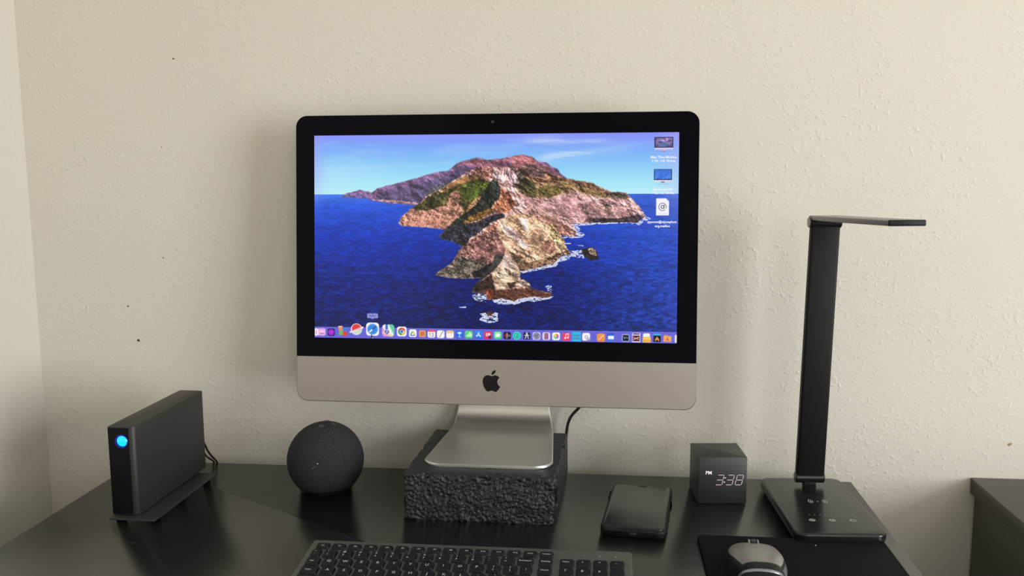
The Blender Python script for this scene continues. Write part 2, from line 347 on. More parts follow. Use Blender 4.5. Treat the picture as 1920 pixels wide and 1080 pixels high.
    foam(Z6((1640, 500), (1720, 510), (1740, 610), (1680, 580)), .5)
    foam(Z6((700, 910), (780, 900), (860, 950), (900, 890), (960, 910), (950, 950), (960, 1020), (880, 1045), (780, 1035), (690, 995), (740, 950)), .4)
    foam(Z6((400, 810), (500, 810), (500, 830), (420, 825)), .3)
    foam(Z5((1150, 505), (1260, 510), (1260, 525), (1150, 520)), .3); foam(Z5((1330, 540), (1480, 545), (1470, 560)), .3)
    # panel glow near the borders (backlight tint of the screen seen in the photo)
    mix(.40*ss(190, 122, X)*ss(560, 300, Y), C(176, 160, 255)); mix(.38*ss(215, 135, Y), C(150, 140, 255)); mix(.34*ss(1620, 1770, X)*ss(700, 300, Y), C(205, 180, 255))
    mix(.25*ss(1660, 1755, X)*ss(500, 1000, Y), C(90, 100, 240))
    # ---------- dock and desktop icons, drawn in picture coordinates of the flat panel ----------
    A = 1366; x = u*A; y = v*768     # display points
    px = A/W
    def sd(d, col, a=1.0): mix(np.clip(.5-d/px, 0, 1)*a, C(*col))
    def rbox(cx, cy, w, h, r):
        qx = abs(x-cx)-w/2+r; qy = abs(y-cy)-h/2+r
        return np.hypot(np.maximum(qx, 0), np.maximum(qy, 0))+np.minimum(np.maximum(qx, qy), 0)-r
    def circ(cx, cy, r): return np.hypot(x-cx, y-cy)-r
    def ring(cx, cy, r, w): return abs(np.hypot(x-cx, y-cy)-r)-w/2
    def seg(x1, y1, x2, y2, w):
        dx, dy = x2-x1, y2-y1; t = np.clip(((x-x1)*dx+(y-y1)*dy)/(dx*dx+dy*dy+1e-9), 0, 1)
        return np.hypot(x-x1-t*dx, y-y1-t*dy)-w/2
    sd(rbox(683, 748.5, 1500, 43, 2), (116, 112, 236), .88)
    sd(rbox(683, 728, 1500, 1.4, 0), (140, 144, 246), .6)
    def at(px_x):   # photo x of an icon centre -> display point
        return (px_x-593)/(1268-593)*1366
    yb = 748
    def tile(cx, cy, s, col, col2=None):
        d = rbox(cx, cy, s, s, s*.24); a = np.clip(.5-d/px, 0, 1)
        if col2 is None: mix(a, C(*col))
        else:
            k = np.clip((y-cy)/s+.5, 0, 1)[..., None]; mix(a, C(*col)*(1-k)+C(*col2)*k)
    s = 28
    c = at(593)+2; tile(c, yb-1, s, (246, 236, 250)); sd(seg(c+4, yb-6, c+4, yb+6, 4), (240, 150, 190))
    c = at(607); tile(c, yb-2, s, (236, 168, 236), (244, 200, 240)); sd(seg(c-7, yb-4, c+7, yb-4, 3), (250, 240, 250)); sd(seg(c-8, yb+5, c+8, yb+5, 3), (190, 70, 150))
    c = at(625); tile(c, yb-1, s, (34, 12, 78)); sd(circ(c, yb-1, 11), (202, 44, 236)); sd(ring(c+1, yb-1, 6, 2.2), (120, 20, 190))
    c = at(647); sd(rbox(c-8, yb-17, 16, 17, 1), (240, 150, 84)); sd(rbox(c+8, yb-12, 16, 15, 1), (64, 130, 226)); sd(rbox(c-6, yb+1, 17, 16, 1), (126, 186, 84)); sd(rbox(c+10, yb+3, 17, 18, 1), (226, 60, 60))
    sd(rbox(c-9, yb-23, 15, 3, 0), (250, 236, 220))
    c = at(674); sd(circ(c, yb-14, 22), (250, 236, 246)); sd(circ(c, yb-16, 18), (232, 58, 62)); sd(np.maximum(circ(c+1, yb-13, 19), -(y-(yb-9)+.25*(x-c))), (212, 226, 200)); sd(seg(c-24, yb-3, c+24, yb-21, 6.5), (252, 240, 250)); sd(seg(c-17, yb-7, c+17, yb-19, 1.6), (232, 80, 86))
    c = at(705); tile(c, yb-15, 50, (252, 250, 255)); sd(circ(c, yb-15, 20.5), (44, 138, 232)); sd(ring(c, yb-15, 17.5, 1.2), (120, 190, 250)); sd(seg(c-11, yb-5, c, yb-15, 5), (250, 250, 255)); sd(seg(c+12, yb-25, c, yb-15, 5), (40, 80, 160))
    c = at(735); tile(c, yb-11, 46, (238, 246, 244)); sd(np.maximum(rbox(c, yb-11, 46, 46, 11), (x-c)*.8-(y-yb)*1.0-2), (88, 206, 150), .0)
    sd(np.maximum(rbox(c, yb-11, 46, 46, 11), -(x-c)+abs(y-yb+34)*.5+2), (98, 212, 160)); sd(np.maximum(rbox(c, yb-11, 46, 46, 11), abs(x-c+6)-5), (60, 110, 214)); sd(np.maximum(rbox(c, yb-11, 46, 46, 11), (x-c)+(yb-2-y)*.9+4), (236, 150, 216)); sd(np.maximum(rbox(c, yb-11, 46, 46, 11), abs((y-yb-4)-(x-c)*.35)-4), (250, 214, 150), .8)
    sd(circ(c-5, yb-5, 10), (240, 240, 255)); sd(circ(c-5, yb-5, 8.2), (52, 72, 160)); sd(seg(c-5, yb-10, c-9, yb, 2), (250, 250, 255)); sd(seg(c-5, yb-10, c-1, yb, 2), (250, 250, 255))
    c = at(761); tile(c, yb-8, 37, (250, 250, 252)); ang = np.degrees(np.arctan2(y-(yb-8), x-c)); d = circ(c, yb-8, 14.5)
    sd(np.maximum(d, np.where((ang > -150) & (ang < -20), -1, 9)), (222, 66, 58)); sd(np.maximum(d, np.where((ang >= -20) & (ang < 90), -1, 9)), (248, 200, 70)); sd(np.maximum(d, np.where((ang >= 90) | (ang <= -150), -1, 9)), (54, 158, 92))
    sd(circ(c, yb-8, 7.2), (250, 250, 252)); sd(circ(c, yb-8, 5.6), (56, 110, 222))
    c = at(782); tile(c, yb-2, 29, (250, 250, 252)); sd(seg(c-8, yb+4, c-1, yb-8, 4), (60, 160, 96)); sd(seg(c+1, yb-8, c+8, yb+4, 4), (244, 186, 60)); sd(seg(c-6, yb+6, c+6, yb+6, 4), (70, 120, 220))
    c = at(800); tile(c, yb-1, 27, (224, 150, 104)); sd(rbox(c, yb-1, 12, 12, 2), (206, 96, 60)); sd(rbox(c, yb-1, 5, 3, 1), (240, 180, 120))
    c = at(817.5); tile(c, yb-1, 29, (252, 250, 250)); sd(rbox(c, yb-12, 29, 8, 3), (240, 92, 110))
    for g in ([(-5, -3, -5, 9), (-5, -3, -8, -1)], [(1, -3, 7, -3), (7, -3, 4, 2), (4, 2, 7, 4), (7, 4, 6, 9), (6, 9, 1, 9)]):
        for a in g: sd(seg(c+a[0], yb+a[1], c+a[2], yb+a[3], 1.9), (120, 110, 130))
    c = at(835); tile(c, yb, 29, (252, 252, 250)); sd(seg(c-5, yb+11, c+9, yb-12, 2.2), (110, 110, 120))
    c = at(852.5); tile(c, yb, 29, (252, 250, 240)); sd(rbox(c, yb-10, 28, 7, 3), (250, 198, 112)); sd(seg(c-13, yb-5, c+13, yb-5, 1), (190, 150, 110))
    c = at(870.5); tile(c, yb, 29, (30, 120, 236), (40, 96, 216)); sd(rbox(c, yb-6, 14, 7, 2), (236, 246, 255)); sd(seg(c, yb-4, c, yb+9, 2.2), (220, 240, 255)); sd(seg(c-6, yb+9, c+6, yb+9, 2), (200, 226, 255))
    c = at(888); tile(c, yb, 29, (98, 226, 130), (70, 214, 110)); [sd(rbox(c+o, yb+8-hh/2, 4, hh, 1), (236, 255, 240)) for o, hh in ((-8, 6), (-2, 11), (4, 17), (9, 12))]
    c = at(906); tile(c, yb, 29, (40, 150, 246), (26, 104, 230)); sd(seg(c-7, yb+7, c+1, yb-8, 2.6), (240, 248, 255)); sd(seg(c+7, yb+7, c-1, yb-8, 2.6), (240, 248, 255)); sd(seg(c-9, yb+3, c+9, yb+3, 2.4), (240, 248, 255))
    c = at(924); tile(c, yb+1, 29, (240, 56, 90), (232, 40, 80)); sd(rbox(c, yb-1, 17, 12, 2), (252, 220, 230)); sd(seg(c-3, yb-5, c-3, yb+5, 2), (226, 40, 80)); sd(circ(c+7, yb+8, 6.5), (110, 30, 90))
    c = at(942); tile(c, yb+1, 29, (110, 238, 150), (70, 214, 130)); d = np.hypot((x-c)/1.25, y-yb)-7.5; sd(d, (244, 255, 248)); sd(seg(c-7, yb+8, c-4, yb+5, 3), (244, 255, 248))
    c = at(959.5); tile(c, yb+1, 28, (24, 16, 36)); [sd(seg(c+o, yb+1-hh, c+o, yb+1+hh, 1.8), cc) for o, hh, cc in ((-9, 3, (226, 70, 80)), (-5, 7, (226, 70, 80)), (-1, 10, (240, 240, 250)), (3, 4, (240, 160, 150)), (7, 3, (240, 160, 150)), (10, 1.5, (240, 160, 150)))]
    c = at(977.5); sd(circ(c, yb+1, 15.5), (64, 226, 196)); sd(ring(c, yb+1, 9.5, 2.2), (18, 132, 150)); sd(seg(c, yb+1, c+4, yb-4, 2), (16, 110, 130)); sd(rbox(c, yb+5, 9, 2.4, 1), (16, 110, 130))
    c = at(996); tile(c, yb+1, 27, (30, 30, 66)); sd(seg(c, yb-9, c, yb-3, 6), (226, 226, 240)); sd(seg(c-2, yb, c-6, yb+11, 3), (226, 226, 240)); sd(seg(c+2, yb, c+6, yb+11, 3), (226, 226, 240)); sd(seg(c-8, yb-1, c+8, yb-1, 3), (226, 226, 240))
    c = at(1014); tile(c, yb+1, 29, (216, 210, 240)); sd(circ(c, yb+1, 12), (64, 62, 110)); sd(ring(c, yb+1, 8, 2.4), (196, 196, 224)); [sd(seg(c, yb+1, c+9*np.cos(k), yb+1+9*np.sin(k), 1.8), (196, 196, 224)) for k in (.4, 2.5, 4.6)]
    c = at(1032); tile(c, yb+1, 29, (240, 214, 240)); sd(rbox(c, yb+1, 14, 23, 2), (110, 50, 96)); [sd(seg(c-4, yb+o, c+4, yb+o, 1.6), (240, 200, 230)) for o in (-6, -1, 4, 9)]
    c = at(1050); tile(c, yb+1, 29, (252, 250, 250))
    for k, cc in enumerate([(246, 170, 60), (232, 92, 76), (200, 96, 190), (104, 120, 226), (92, 170, 226), (110, 200, 120), (170, 210, 90), (246, 214, 80)]):
        sd(circ(c+6*np.sin(k*.785), yb+1-6*np.cos(k*.785), 4.2), cc, .85)
    c = at(1068.5); tile(c, yb+2, 30, (250, 70, 96), (246, 50, 110)); sd(circ(c-4, yb+7, 3.4), (255, 240, 244)); sd(circ(c+6, yb+5, 3.2), (255, 240, 244)); sd(seg(c-1.5, yb+7, c-1.5, yb-7, 2), (255, 240, 244)); sd(seg(c+8, yb+5, c+8, yb-9, 2), (255, 240, 244)); sd(seg(c-1.5, yb-7, c+8, yb-9, 3.4), (255, 240, 244))
    c = at(1087); sd(rbox(c, yb+1, 34, 35, 1), (36, 190, 236))
    c = at(1105); tile(c, yb+1, 29, (250, 250, 252)); sd(ring(c+1, yb+2, 5, 2), (120, 120, 150)); sd(rbox(c+8, yb+9, 13, 11, 2), (206, 190, 226)); sd(seg(c+1, yb+13, c+13, yb+13, 1.6), (60, 60, 90))
    sd(seg(at(1118), yb-15, at(1118), yb+17, 1.2), (80, 80, 190)); sd(seg(at(1163.5), yb-15, at(1163.5), yb+17, 1.2), (80, 80, 190))
    c = at(1132); tile(c, yb+3, 30, (250, 156, 74), (248, 140, 60)); sd(seg(c-8, yb+11, c+8, yb-5, 2.6), (255, 244, 230))
    c = at(1150); sd(rbox(c, yb+8, 26, 14, 3), (64, 130, 226)); sd(rbox(c, yb-3, 24, 20, 4), (30, 90, 206)); sd(rbox(c, yb+2, 22, 13, 3), (244, 248, 255))
    c = at(1176.5); tile(c, yb+3, 27, (206, 220, 240)); sd(rbox(c, yb+3, 23, 23, 4), (20, 22, 52)); [sd(seg(c+a, yb+b, c+a2, yb+b2, 1.5), (170, 220, 240)) for a, b, a2, b2 in ((-8, -2, -4, 5), (-4, 5, 0, 1), (0, 1, 8, 3))]
    c = at(1195.5); sd(rbox(c, yb+1, 30, 34, 2), (236, 214, 240)); sd(rbox(c, yb-12, 22, 4, 0), (90, 40, 70)); sd(rbox(c, yb+4, 25, 20, 1), (42, 16, 32)); sd(seg(c-9, yb+1, c+9, yb+7, 4), (236, 130, 120)); sd(seg(c-9, yb+8, c+9, yb, 3), (250, 200, 190))
    c = at(1214.5); sd(rbox(c-1, yb-2, 25, 26, 4), (250, 250, 252)); sd(rbox(c, yb+8, 30, 20, 3), (250, 186, 66)); sd(rbox(c, yb+4, 28, 5, 2), (255, 220, 130))
    c = at(1233); sd(rbox(c, yb-9, 28, 10, 1), (60, 190, 226)); sd(rbox(c, yb+4, 27, 24, 1), (26, 22, 30)); sd(seg(c-6, yb+11, c, yb-1, 3.4), (250, 160, 80)); sd(seg(c+6, yb+11, c, yb-1, 3.4), (250, 160, 80)); sd(seg(c-6, yb+6, c+6, yb+6, 2.6), (250, 190, 110))
    c = at(1251.5); sd(rbox(c-6, yb-6, 14, 8, 2), (240, 150, 84)); sd(rbox(c, yb+4, 29, 21, 3), (250, 170, 92)); sd(seg(c, yb-1, c, yb+8, 2), (120, 60, 30)); sd(seg(c-4, yb+8, c+4, yb+8, 2), (120, 60, 30))
    c = at(1268)-2; sd(rbox(c, yb+3, 10, 28, 3), (246, 236, 250))
    # tooltip and pointer
    c = at(705); sd(rbox(c, 682, 42, 18, 3), (146, 150, 226)); sd(np.maximum(abs(x-c)+(y-696)*1.0, 690-y), (146, 150, 226))
    c = at(701)+2; sd(np.maximum(np.maximum(-(x-c), (x-c)-(y-(yb+4))), (y-(yb+18))+(x-c)*.2), (16, 14, 40)); sd(seg(c+5, yb+14, c+8, yb+20, 2), (230, 230, 250))
    # disks and file on the desktop
    X0 = at(1241)
    sd(rbox(X0, 36, 67, 38, 1), (18, 18, 40)); fx = fbm(x, y, 9, 6, 3, 7); m = np.clip(.5-rbox(X0, 36, 61, 32, 0)/px, 0, 1)
    mix(m, (C(214, 176, 232)*fx[..., None]*1.35+C(20, 24, 70)*(1-fx[..., None]))); mix(m*np.exp(-((x-X0)/12)**2-((y-44)/7)**2), C(90, 170, 226))
    sd(np.maximum(rbox(X0, 36, 61, 32, 0), 22-y+abs(x-X0)*-.3+12), (40, 50, 100), .4)
    sd(rbox(X0, 59, 66, 5, 1), (244, 214, 240)); sd(rbox(X0, 65, 10, 6, 0), (236, 170, 200)); sd(seg(X0-6, 69, X0+6, 69, 1.5), (110, 90, 130))
    sd(rbox(X0-2, 153, 65, 40, 1), (24, 30, 70)); m = np.clip(.5-rbox(X0-2, 152, 60, 35, 0)/px, 0, 1); k = fbm(x-y, x+y, 26, 9, 3, 9)[..., None]
    mix(m, C(34, 84, 208)*(1-k)+C(96, 160, 246)*k); sd(rbox(X0-2, 175, 65, 4, 1), (246, 226, 246)); sd(rbox(X0-2, 180, 12, 4, 1), (130, 90, 130)); sd(seg(X0-24, 187, X0+22, 187, 1.4), (150, 180, 196))
    c = X0-2; sd(np.maximum(rbox(c, 270, 46, 62, 1), ((x-c)-(y-239))-12), (252, 250, 255))
    sd(ring(c, 270, 13.5, 1.8), (36, 34, 70)); sd(ring(c, 270, 5.5, 2.4), (36, 34, 70)); sd(seg(c+6.5, 263, c+5.5, 275, 2.4), (36, 34, 70)); sd(circ(c+13, 280, 4), (252, 250, 255))
    sd(seg(c-14, 294, c-4, 294, 1.2), (200, 180, 200)); sd(seg(c+2, 294, c+14, 294, 1.2), (200, 180, 200))
    return np.clip(img, 0, 255)
# =====================================================================
# the room
# =====================================================================
def wall_paint():
    m = bpy.data.materials.new('cream_wall_paint'); m.use_nodes = True; n = m.node_tree.nodes; l = m.node_tree.links; b = n['Principled BSDF']
    b.inputs['Roughness'].default_value = .62; b.inputs['Specular IOR Level'].default_value = .3
    tc = n.new('ShaderNodeTexCoord')
    t0 = n.new('ShaderNodeTexNoise'); t0.inputs['Scale'].default_value = 5; t0.inputs['Detail'].default_value = 3; l.new(tc.outputs['Object'], t0.inputs['Vector'])
    r = n.new('ShaderNodeValToRGB'); r.color_ramp.elements[0].color = (.655, .630, .560, 1); r.color_ramp.elements[1].color = (.69, .665, .595, 1)
    l.new(t0.outputs['Fac'], r.inputs[0]); l.new(r.outputs[0], b.inputs['Base Color'])
    # orange-peel spray texture: flattened blobs on a fine grain
    t1 = n.new('ShaderNodeTexNoise'); t1.inputs['Scale'].default_value = 190; t1.inputs['Detail'].default_value = 1; t1.inputs['Distortion'].default_value = 0
    t2 = n.new('ShaderNodeTexNoise'); t2.inputs['Scale'].default_value = 110; t2.inputs['Detail'].default_value = 2
    t3 = n.new('ShaderNodeTexNoise'); t3.inputs['Scale'].default_value = 7; t3.inputs['Detail'].default_value = 1
    for t in (t1, t2, t3): l.new(tc.outputs['Object'], t.inputs['Vector'])
    k = n.new('ShaderNodeMapRange'); k.interpolation_type = 'SMOOTHSTEP'; k.inputs[1].default_value = .52; k.inputs[2].default_value = .86; l.new(t1.outputs['Fac'], k.inputs[0])
    a = n.new('ShaderNodeMath'); a.operation = 'MULTIPLY_ADD'; a.inputs[1].default_value = .35; l.new(t2.outputs['Fac'], a.inputs[0]); l.new(k.outputs[0], a.inputs[2])
    k3 = n.new('ShaderNodeMapRange'); k3.inputs[1].default_value = .35; k3.inputs[2].default_value = .65; k3.inputs[3].default_value = .35; l.new(t3.outputs['Fac'], k3.inputs[0])
    bp = n.new('ShaderNodeBump'); bp.inputs['Distance'].default_value = .0006; l.new(a.outputs[0], bp.inputs['Height']); l.new(k3.outputs[0], bp.inputs['Strength'])
    l.new(bp.outputs[0], b.inputs['Normal']); return m
PAINT = wall_paint()
WL, WB, WF, ZC = -.846, 1.25, -2.6, 2.44     # left, back (behind desk), front, ceiling
def bx(x0, x1, y0, y1, z0, z1):
    V = [(x, y, z) for z in (z0, z1) for x, y in ((x0, y0), (x1, y0), (x1, y1), (x0, y1))]
    return V, [(0, 3, 2, 1), (4, 5, 6, 7), (0, 1, 5, 4), (1, 2, 6, 5), (2, 3, 7, 6), (3, 0, 4, 7)]
T = .1
wall_back = struct('wall_back', bx(WL-T, WR+T, WB, WB+T, 0, ZC), PAINT)
struct('wall_left', bx(WL-T, WL, WF, WB, 0, ZC), PAINT)
w1 = (-1.37, .17, .43, 1.97)      # window_1: y0, y1, z0, z1 in the right wall
struct('wall_right', join(bx(WR, WR+T, WF, w1[0], 0, ZC), bx(WR, WR+T, w1[1], WB, 0, ZC), bx(WR, WR+T, w1[0], w1[1], 0, w1[2]), bx(WR, WR+T, w1[0], w1[1], w1[3], ZC)), PAINT)
w2 = (.92, 1.88, 1.07, 2.03)     # added_rear_window: x0, x1, z0, z1 in the front wall, added for the rear fill
struct('wall_front', join(bx(WL-T, w2[0], WF-T, WF, 0, ZC), bx(w2[1], WR+T, WF-T, WF, 0, ZC), bx(w2[0], w2[1], WF-T, WF, 0, w2[2]), bx(w2[0], w2[1], WF-T, WF, w2[3], ZC)), PAINT)
struct('floor', bx(WL-T, WR+T, WF-T, WB+T, -.1, 0), M_('floor_carpet', (.16, .135, .11), .95, spec=.1, noise_s=220, noise_a=.3, bump=(400, .002, .6)))
struct('ceiling', bx(WL-T, WR+T, WF-T, WB+T, ZC, ZC+.1), M_('ceiling_paint', (.74, .72, .67), .9, spec=.2, noise_s=40, noise_a=.03, bump=(90, .001, .4)))
WHITE = M_('white_gloss_trim', (.72, .70, .65), .4, noise_s=12, noise_a=.04)
struct('baseboard_back', box((WL+WR)/2, WB-.006, .045, WR-WL, .012, .09, .003), WHITE)
struct('baseboard_left', box(WL+.006, -.5, .045, .012, 3.48, .09, .003), WHITE)
fw_ = .04
f1 = struct('window_1', join(box(WR+.05, (w1[0]+w1[1])/2, w1[2]+fw_/2, .06, w1[1]-w1[0], fw_, .004), box(WR+.05, (w1[0]+w1[1])/2, w1[3]-fw_/2, .06, w1[1]-w1[0], fw_, .004),
    *[box(WR+.05, y, (w1[2]+w1[3])/2, .058, fw_, w1[3]-w1[2]-2*fw_, .004) for y in (w1[0]+fw_/2, w1[1]-fw_/2, (w1[0]+w1[1])/2)]), WHITE)
struct('added_rear_window', join(*[box((w2[0]+w2[1])/2, WF-.05, z, w2[1]-w2[0], .05, fw_, .004) for z in (w2[2]+fw_/2, w2[3]-fw_/2)],
    *[box(x, WF-.05, (w2[2]+w2[3])/2, fw_, .048, w2[3]-w2[2]-2*fw_, .004) for x in (w2[0]+fw_/2, w2[1]-fw_/2)]), WHITE)
# small dark specks and a paint nick on the wall
SPECK = M_('dark_speck', (.03, .022, .015), .8, noise_s=800, noise_a=.3)
NICK = M_('tan_paint_nick', (.34, .26, .17), .8, noise_s=800, noise_a=.3)
for x, z, s, m in ((-.6125, .5753, .0010, SPECK), (-.6443, .2929, .0008, SPECK), (-.703, .2207, .0010, SPECK), (-.6897, .1697, .0017, SPECK), (-.637, .452, .0006, SPECK), (.544, .0448, .0020, NICK)):
    n = 9; P = [(s*(1+.25*sin(3*k+x*50))*1.5*cos(2*pi*k/n), s*(1+.2*cos(2*k))*sin(2*pi*k/n)) for k in range(n)]
    V, F = slab(P, -.0006, 0, .0003, 'y', 1)
    o = mesh_obj('wall_speck', V, F, m, wall_back); o.location = (x, WB, z+DZ); o.rotation_euler = (0, .5*sin(x*90), 0)

# =====================================================================
# desk and cabinet
# =====================================================================
def veneer(name, col, rough):
    m = bpy.data.materials.new(name); m.use_nodes = True; n = m.node_tree.nodes; l = m.node_tree.links; b = n['Principled BSDF']
    tc = n.new('ShaderNodeTexCoord'); mp = n.new('ShaderNodeMapping'); mp.inputs['Scale'].default_value = (1.6, 60, 60); l.new(tc.outputs['Object'], mp.inputs[0])
    t = n.new('ShaderNodeTexNoise'); t.inputs['Scale'].default_value = 6; t.inputs['Detail'].default_value = 6; t.inputs['Distortion'].default_value = .4; l.new(mp.outputs[0], t.inputs['Vector'])
    r = n.new('ShaderNodeValToRGB'); r.color_ramp.elements[0].position = .35; r.color_ramp.elements[1].position = .7
    r.color_ramp.elements[0].color = (*[c*.6 for c in col], 1); r.color_ramp.elements[1].color = (*[c*1.5 for c in col], 1)
    l.new(t.outputs['Fac'], r.inputs[0]); l.new(r.outputs[0], b.inputs['Base Color'])
    k = n.new('ShaderNodeMapRange'); k.inputs[3].default_value = rough-.05; k.inputs[4].default_value = rough+.06; l.new(t.outputs['Fac'], k.inputs[0]); l.new(k.outputs[0], b.inputs['Roughness'])
    bp = n.new('ShaderNodeBump'); b.inputs['Specular IOR Level'].default_value = .75; bp.inputs['Distance'].default_value = .0002; bp.inputs['Strength'].default_value = .35; l.new(t.outputs['Fac'], bp.inputs['Height']); l.new(bp.outputs[0], b.inputs['Normal'])
    return m
VEN = veneer('black_brown_veneer', (.0095, .0080, .0068), .24)
desk = thing('desk', 'black-brown wooden desk with a smooth reflective top against the cream wall', 'desk', (-.1754, .895, -.74))
DX, DY0, DY1 = .5027, -.31, .313     # half width; front and back relative to the base
mesh_obj('desktop', *box(0, (DY0+DY1)/2, .7225, 2*DX, DY1-DY0, .035, .0012), VEN, desk)
for s in (-1, 1): mesh_obj('side_panel', *box(s*(DX-.035), (DY0+DY1)/2, .3525, .03, .56, .705, .001), VEN, desk)
mesh_obj('back_rail', *box(0, DY1-.06, .56, 2*DX-.1, .018, .28, .001), VEN, desk)

cab = thing('cabinet', 'dark brown cabinet with a slightly overhanging top, beside the desk across a gap', 'cabinet', (.795, 1.035, -.74))
CV = veneer('dark_brown_cabinet_veneer', (.022, .017, .014), .34)
CH = .737
mesh_obj('top_panel', *box(0, 0, CH-.011, .598, .428, .022, .0012), CV, cab)
for s in (-1, 1): mesh_obj('side_panel', *box(s*.285, 0, (CH-.022)/2, .018, .42, CH-.022, .001), CV, cab)
mesh_obj('back_panel', *box(0, .203, .36, .55, .008, .70, .0005), CV, cab)
mesh_obj('bottom_panel', *box(0, 0, .06, .55, .40, .018, .001), CV, cab)
mesh_obj('plinth', *box(0, -.19, .025, .55, .016, .05, .001), CV, cab)
for s in (-1, 1):
    d = mesh_obj('door', *box(s*.138, -.219, .385, .272, .018, .65, .0015), CV, cab)
    mesh_obj('door_handle', *join(cyl((s*.03, -.238, .45), 'z', .005, .12), cyl((s*.03, -.232, .49), 'y', .003, .014), cyl((s*.03, -.232, .41), 'y', .003, .014)), M_('cabinet_handle_steel', (.5, .5, .5), .3, 1, noise_s=300, noise_a=.05), d)

# =====================================================================
# concrete block under the computer
# =====================================================================
def block():
    W_, D_, H_ = .186, .186, .056; nx, ny, nz = 190, 84, 60
    V = []; idx = {}; F = []
    def vert(i, j, k):
        key = (i, j, k)
        if key in idx: return idx[key]
        x = (i/nx-.5)*W_; y = (j/ny-.5)*D_; z = k/nz*H_
        p = Vector((x, y, z)); q = p.copy()
        front = max(0, 1-(y+D_/2)/.012); edge = 0
        # round all edges a little
        r = .0035 if j < ny*.2 else .003
        if x > W_/2-.02 and y < -D_/2+.02: r = .0035+.007*(1-z/H_)
        c = Vector((max(-W_/2+r, min(W_/2-r, x)), max(-D_/2+r, min(D_/2-r, y)), max(r, min(H_-r, z)) if z > r else z))
        d = p-c
        nb = sum(abs(t) > 1e-6 for t in d)
        if nb >= 2: q = c+d.normalized()*r
        # split rough face in front, chipped arrises, cast faces elsewhere
        n1 = noise.fractal(p*55, 1, 2, 3); n2 = noise.noise(p*260); n3 = noise.noise(p*620)
        nrm = Vector((0, 0, 0))
        if j == 0: nrm = Vector((0, -1, 0))
        elif i in (0, nx): nrm = Vector((1 if i else -1, 0, 0))
        elif j == ny: nrm = Vector((0, 1, 0))
        elif k == nz: nrm = Vector((0, 0, 1))
        if j == 0:
            bulge = .004*(1-(z/H_)**1.5)
            n4 = noise.noise(p*1100); q += nrm*(bulge+.0018*n1+.0016*n2+.0013*n3+.0006*n4)
        elif k == nz: q += nrm*(.0003*n1+.00022*n2)
        elif k == 0: pass
        else: q += nrm*(.0010*n1+.0006*n2+.0005*n3)
        if nb >= 2 or (z > H_-.006 and (j <= 3)) or (i >= nx-3 and j <= 3):
            ch = max(0, noise.fractal(p*42+Vector((3, 1, 7)), 1, 2, 3)-.05)
            q += (Vector((0, 0, H_/2))-q).normalized()*ch*.0075
        if abs(x) < W_*.5 and k == nz: pass
        idx[key] = len(V); V.append((q.x, q.y, max(q.z, 0))); return idx[key]
    def face(a, b, c, d): F.append((vert(*a), vert(*b), vert(*c), vert(*d)))
    for i in range(nx):
        for k in range(nz):
            for j in (0, ny): face((i, j, k), (i+1, j, k), (i+1, j, k+1), (i, j, k+1))
    for j in range(ny):
        for k in range(nz):
            for i in (0, nx): face((i, j, k), (i, j+1, k), (i, j+1, k+1), (i, j, k+1))
    for i in range(nx):
        for j in range(ny):
            for k in (0, nz): face((i, j, k), (i+1, j, k), (i+1, j+1, k), (i, j+1, k))
    return V, F
CONC = M_('black_painted_concrete', (.0125, .0130, .0165), .42, spec=.5, bump=(1000, .0008, .55))
_n = CONC.node_tree.nodes; _t = _n.new('ShaderNodeTexNoise'); _t.inputs['Scale'].default_value = 420; _t.inputs['Detail'].default_value = 2
_c = _n.new('ShaderNodeValToRGB'); _c.color_ramp.elements[0].position = .62; _c.color_ramp.elements[1].position = .74
_c.color_ramp.elements[0].color = (.0125, .0130, .0165, 1); _c.color_ramp.elements[1].color = (.10, .10, .11, 1)     # dust specks and painted glints of the rough face
_tc2 = _n.new('ShaderNodeTexCoord'); CONC.node_tree.links.new(_tc2.outputs['Object'], _t.inputs['Vector'])
CONC.node_tree.links.new(_t.outputs['Fac'], _c.inputs[0]); CONC.node_tree.links.new(_c.outputs[0], _n['Principled BSDF'].inputs['Base Color'])
bl = mesh_obj('concrete_block', *block(), CONC, None, 50)
bl.location = (-.1485, 1.1225, DZ); bl.rotation_euler = (0, 0, -.025)
tag(bl, 'rough black painted concrete block holding up the all-in-one computer', 'block')

# =====================================================================
# all-in-one computer
# =====================================================================
ALU = M_('satin_aluminium', (.43, .405, .375), .40, 1, noise_s=900, noise_a=.03, bump=(1500, .00005, .4))
ALU2 = M_('bead_blasted_aluminium', (.78, .77, .74), .42, 1, noise_s=900, noise_a=.03, bump=(1500, .00005, .4))
GLASSY = M_('black_screen_glass', (.0012, .0012, .0040), .09, spec=.07, noise_s=5, noise_a=.1)
BLK = M_('gloss_black_plastic', (.010, .010, .012), .18, noise_s=60, noise_a=.2)
pc = thing('desktop_computer', 'silver and black all-in-one computer showing a rocky island at sea, on the concrete block', 'computer', (-.15, 1.1439, .056), -.0095)
TH = .0963; H = .3802; CT = .0601
def on_screen(o): o.location = (0, 0, .0555); o.rotation_euler = (-TH, 0, 0); return o
base = rrect(.528, H, .0155, 8, 0, H/2); L = [(offset(base, -.0008), 0), (base, .0008), (base, .0045)]
for k in range(1, 11):
    t = k/10; s = 1-.9*t**2.2; y = .0045+.040*math.sin(pi/2*min(1, t*1.0))**.9
    L.append(([(x*s, (z-H/2)*s+H/2) for x, z in base], y))
on_screen(mesh_obj('housing', *loft([[(x, y, z) for x, z in p] for p, y in L]), ALU, pc, 40))
gl = [(x, z) for x, z in rrect(.5268, H-CT-.0006, [.0004, .0149, .0149, .0004], 8, 0, (H+CT)/2)]
on_screen(mesh_obj('glass_bezel', *slab(gl, -.0012, .0004, .0002, 'y', 1), GLASSY, pc))
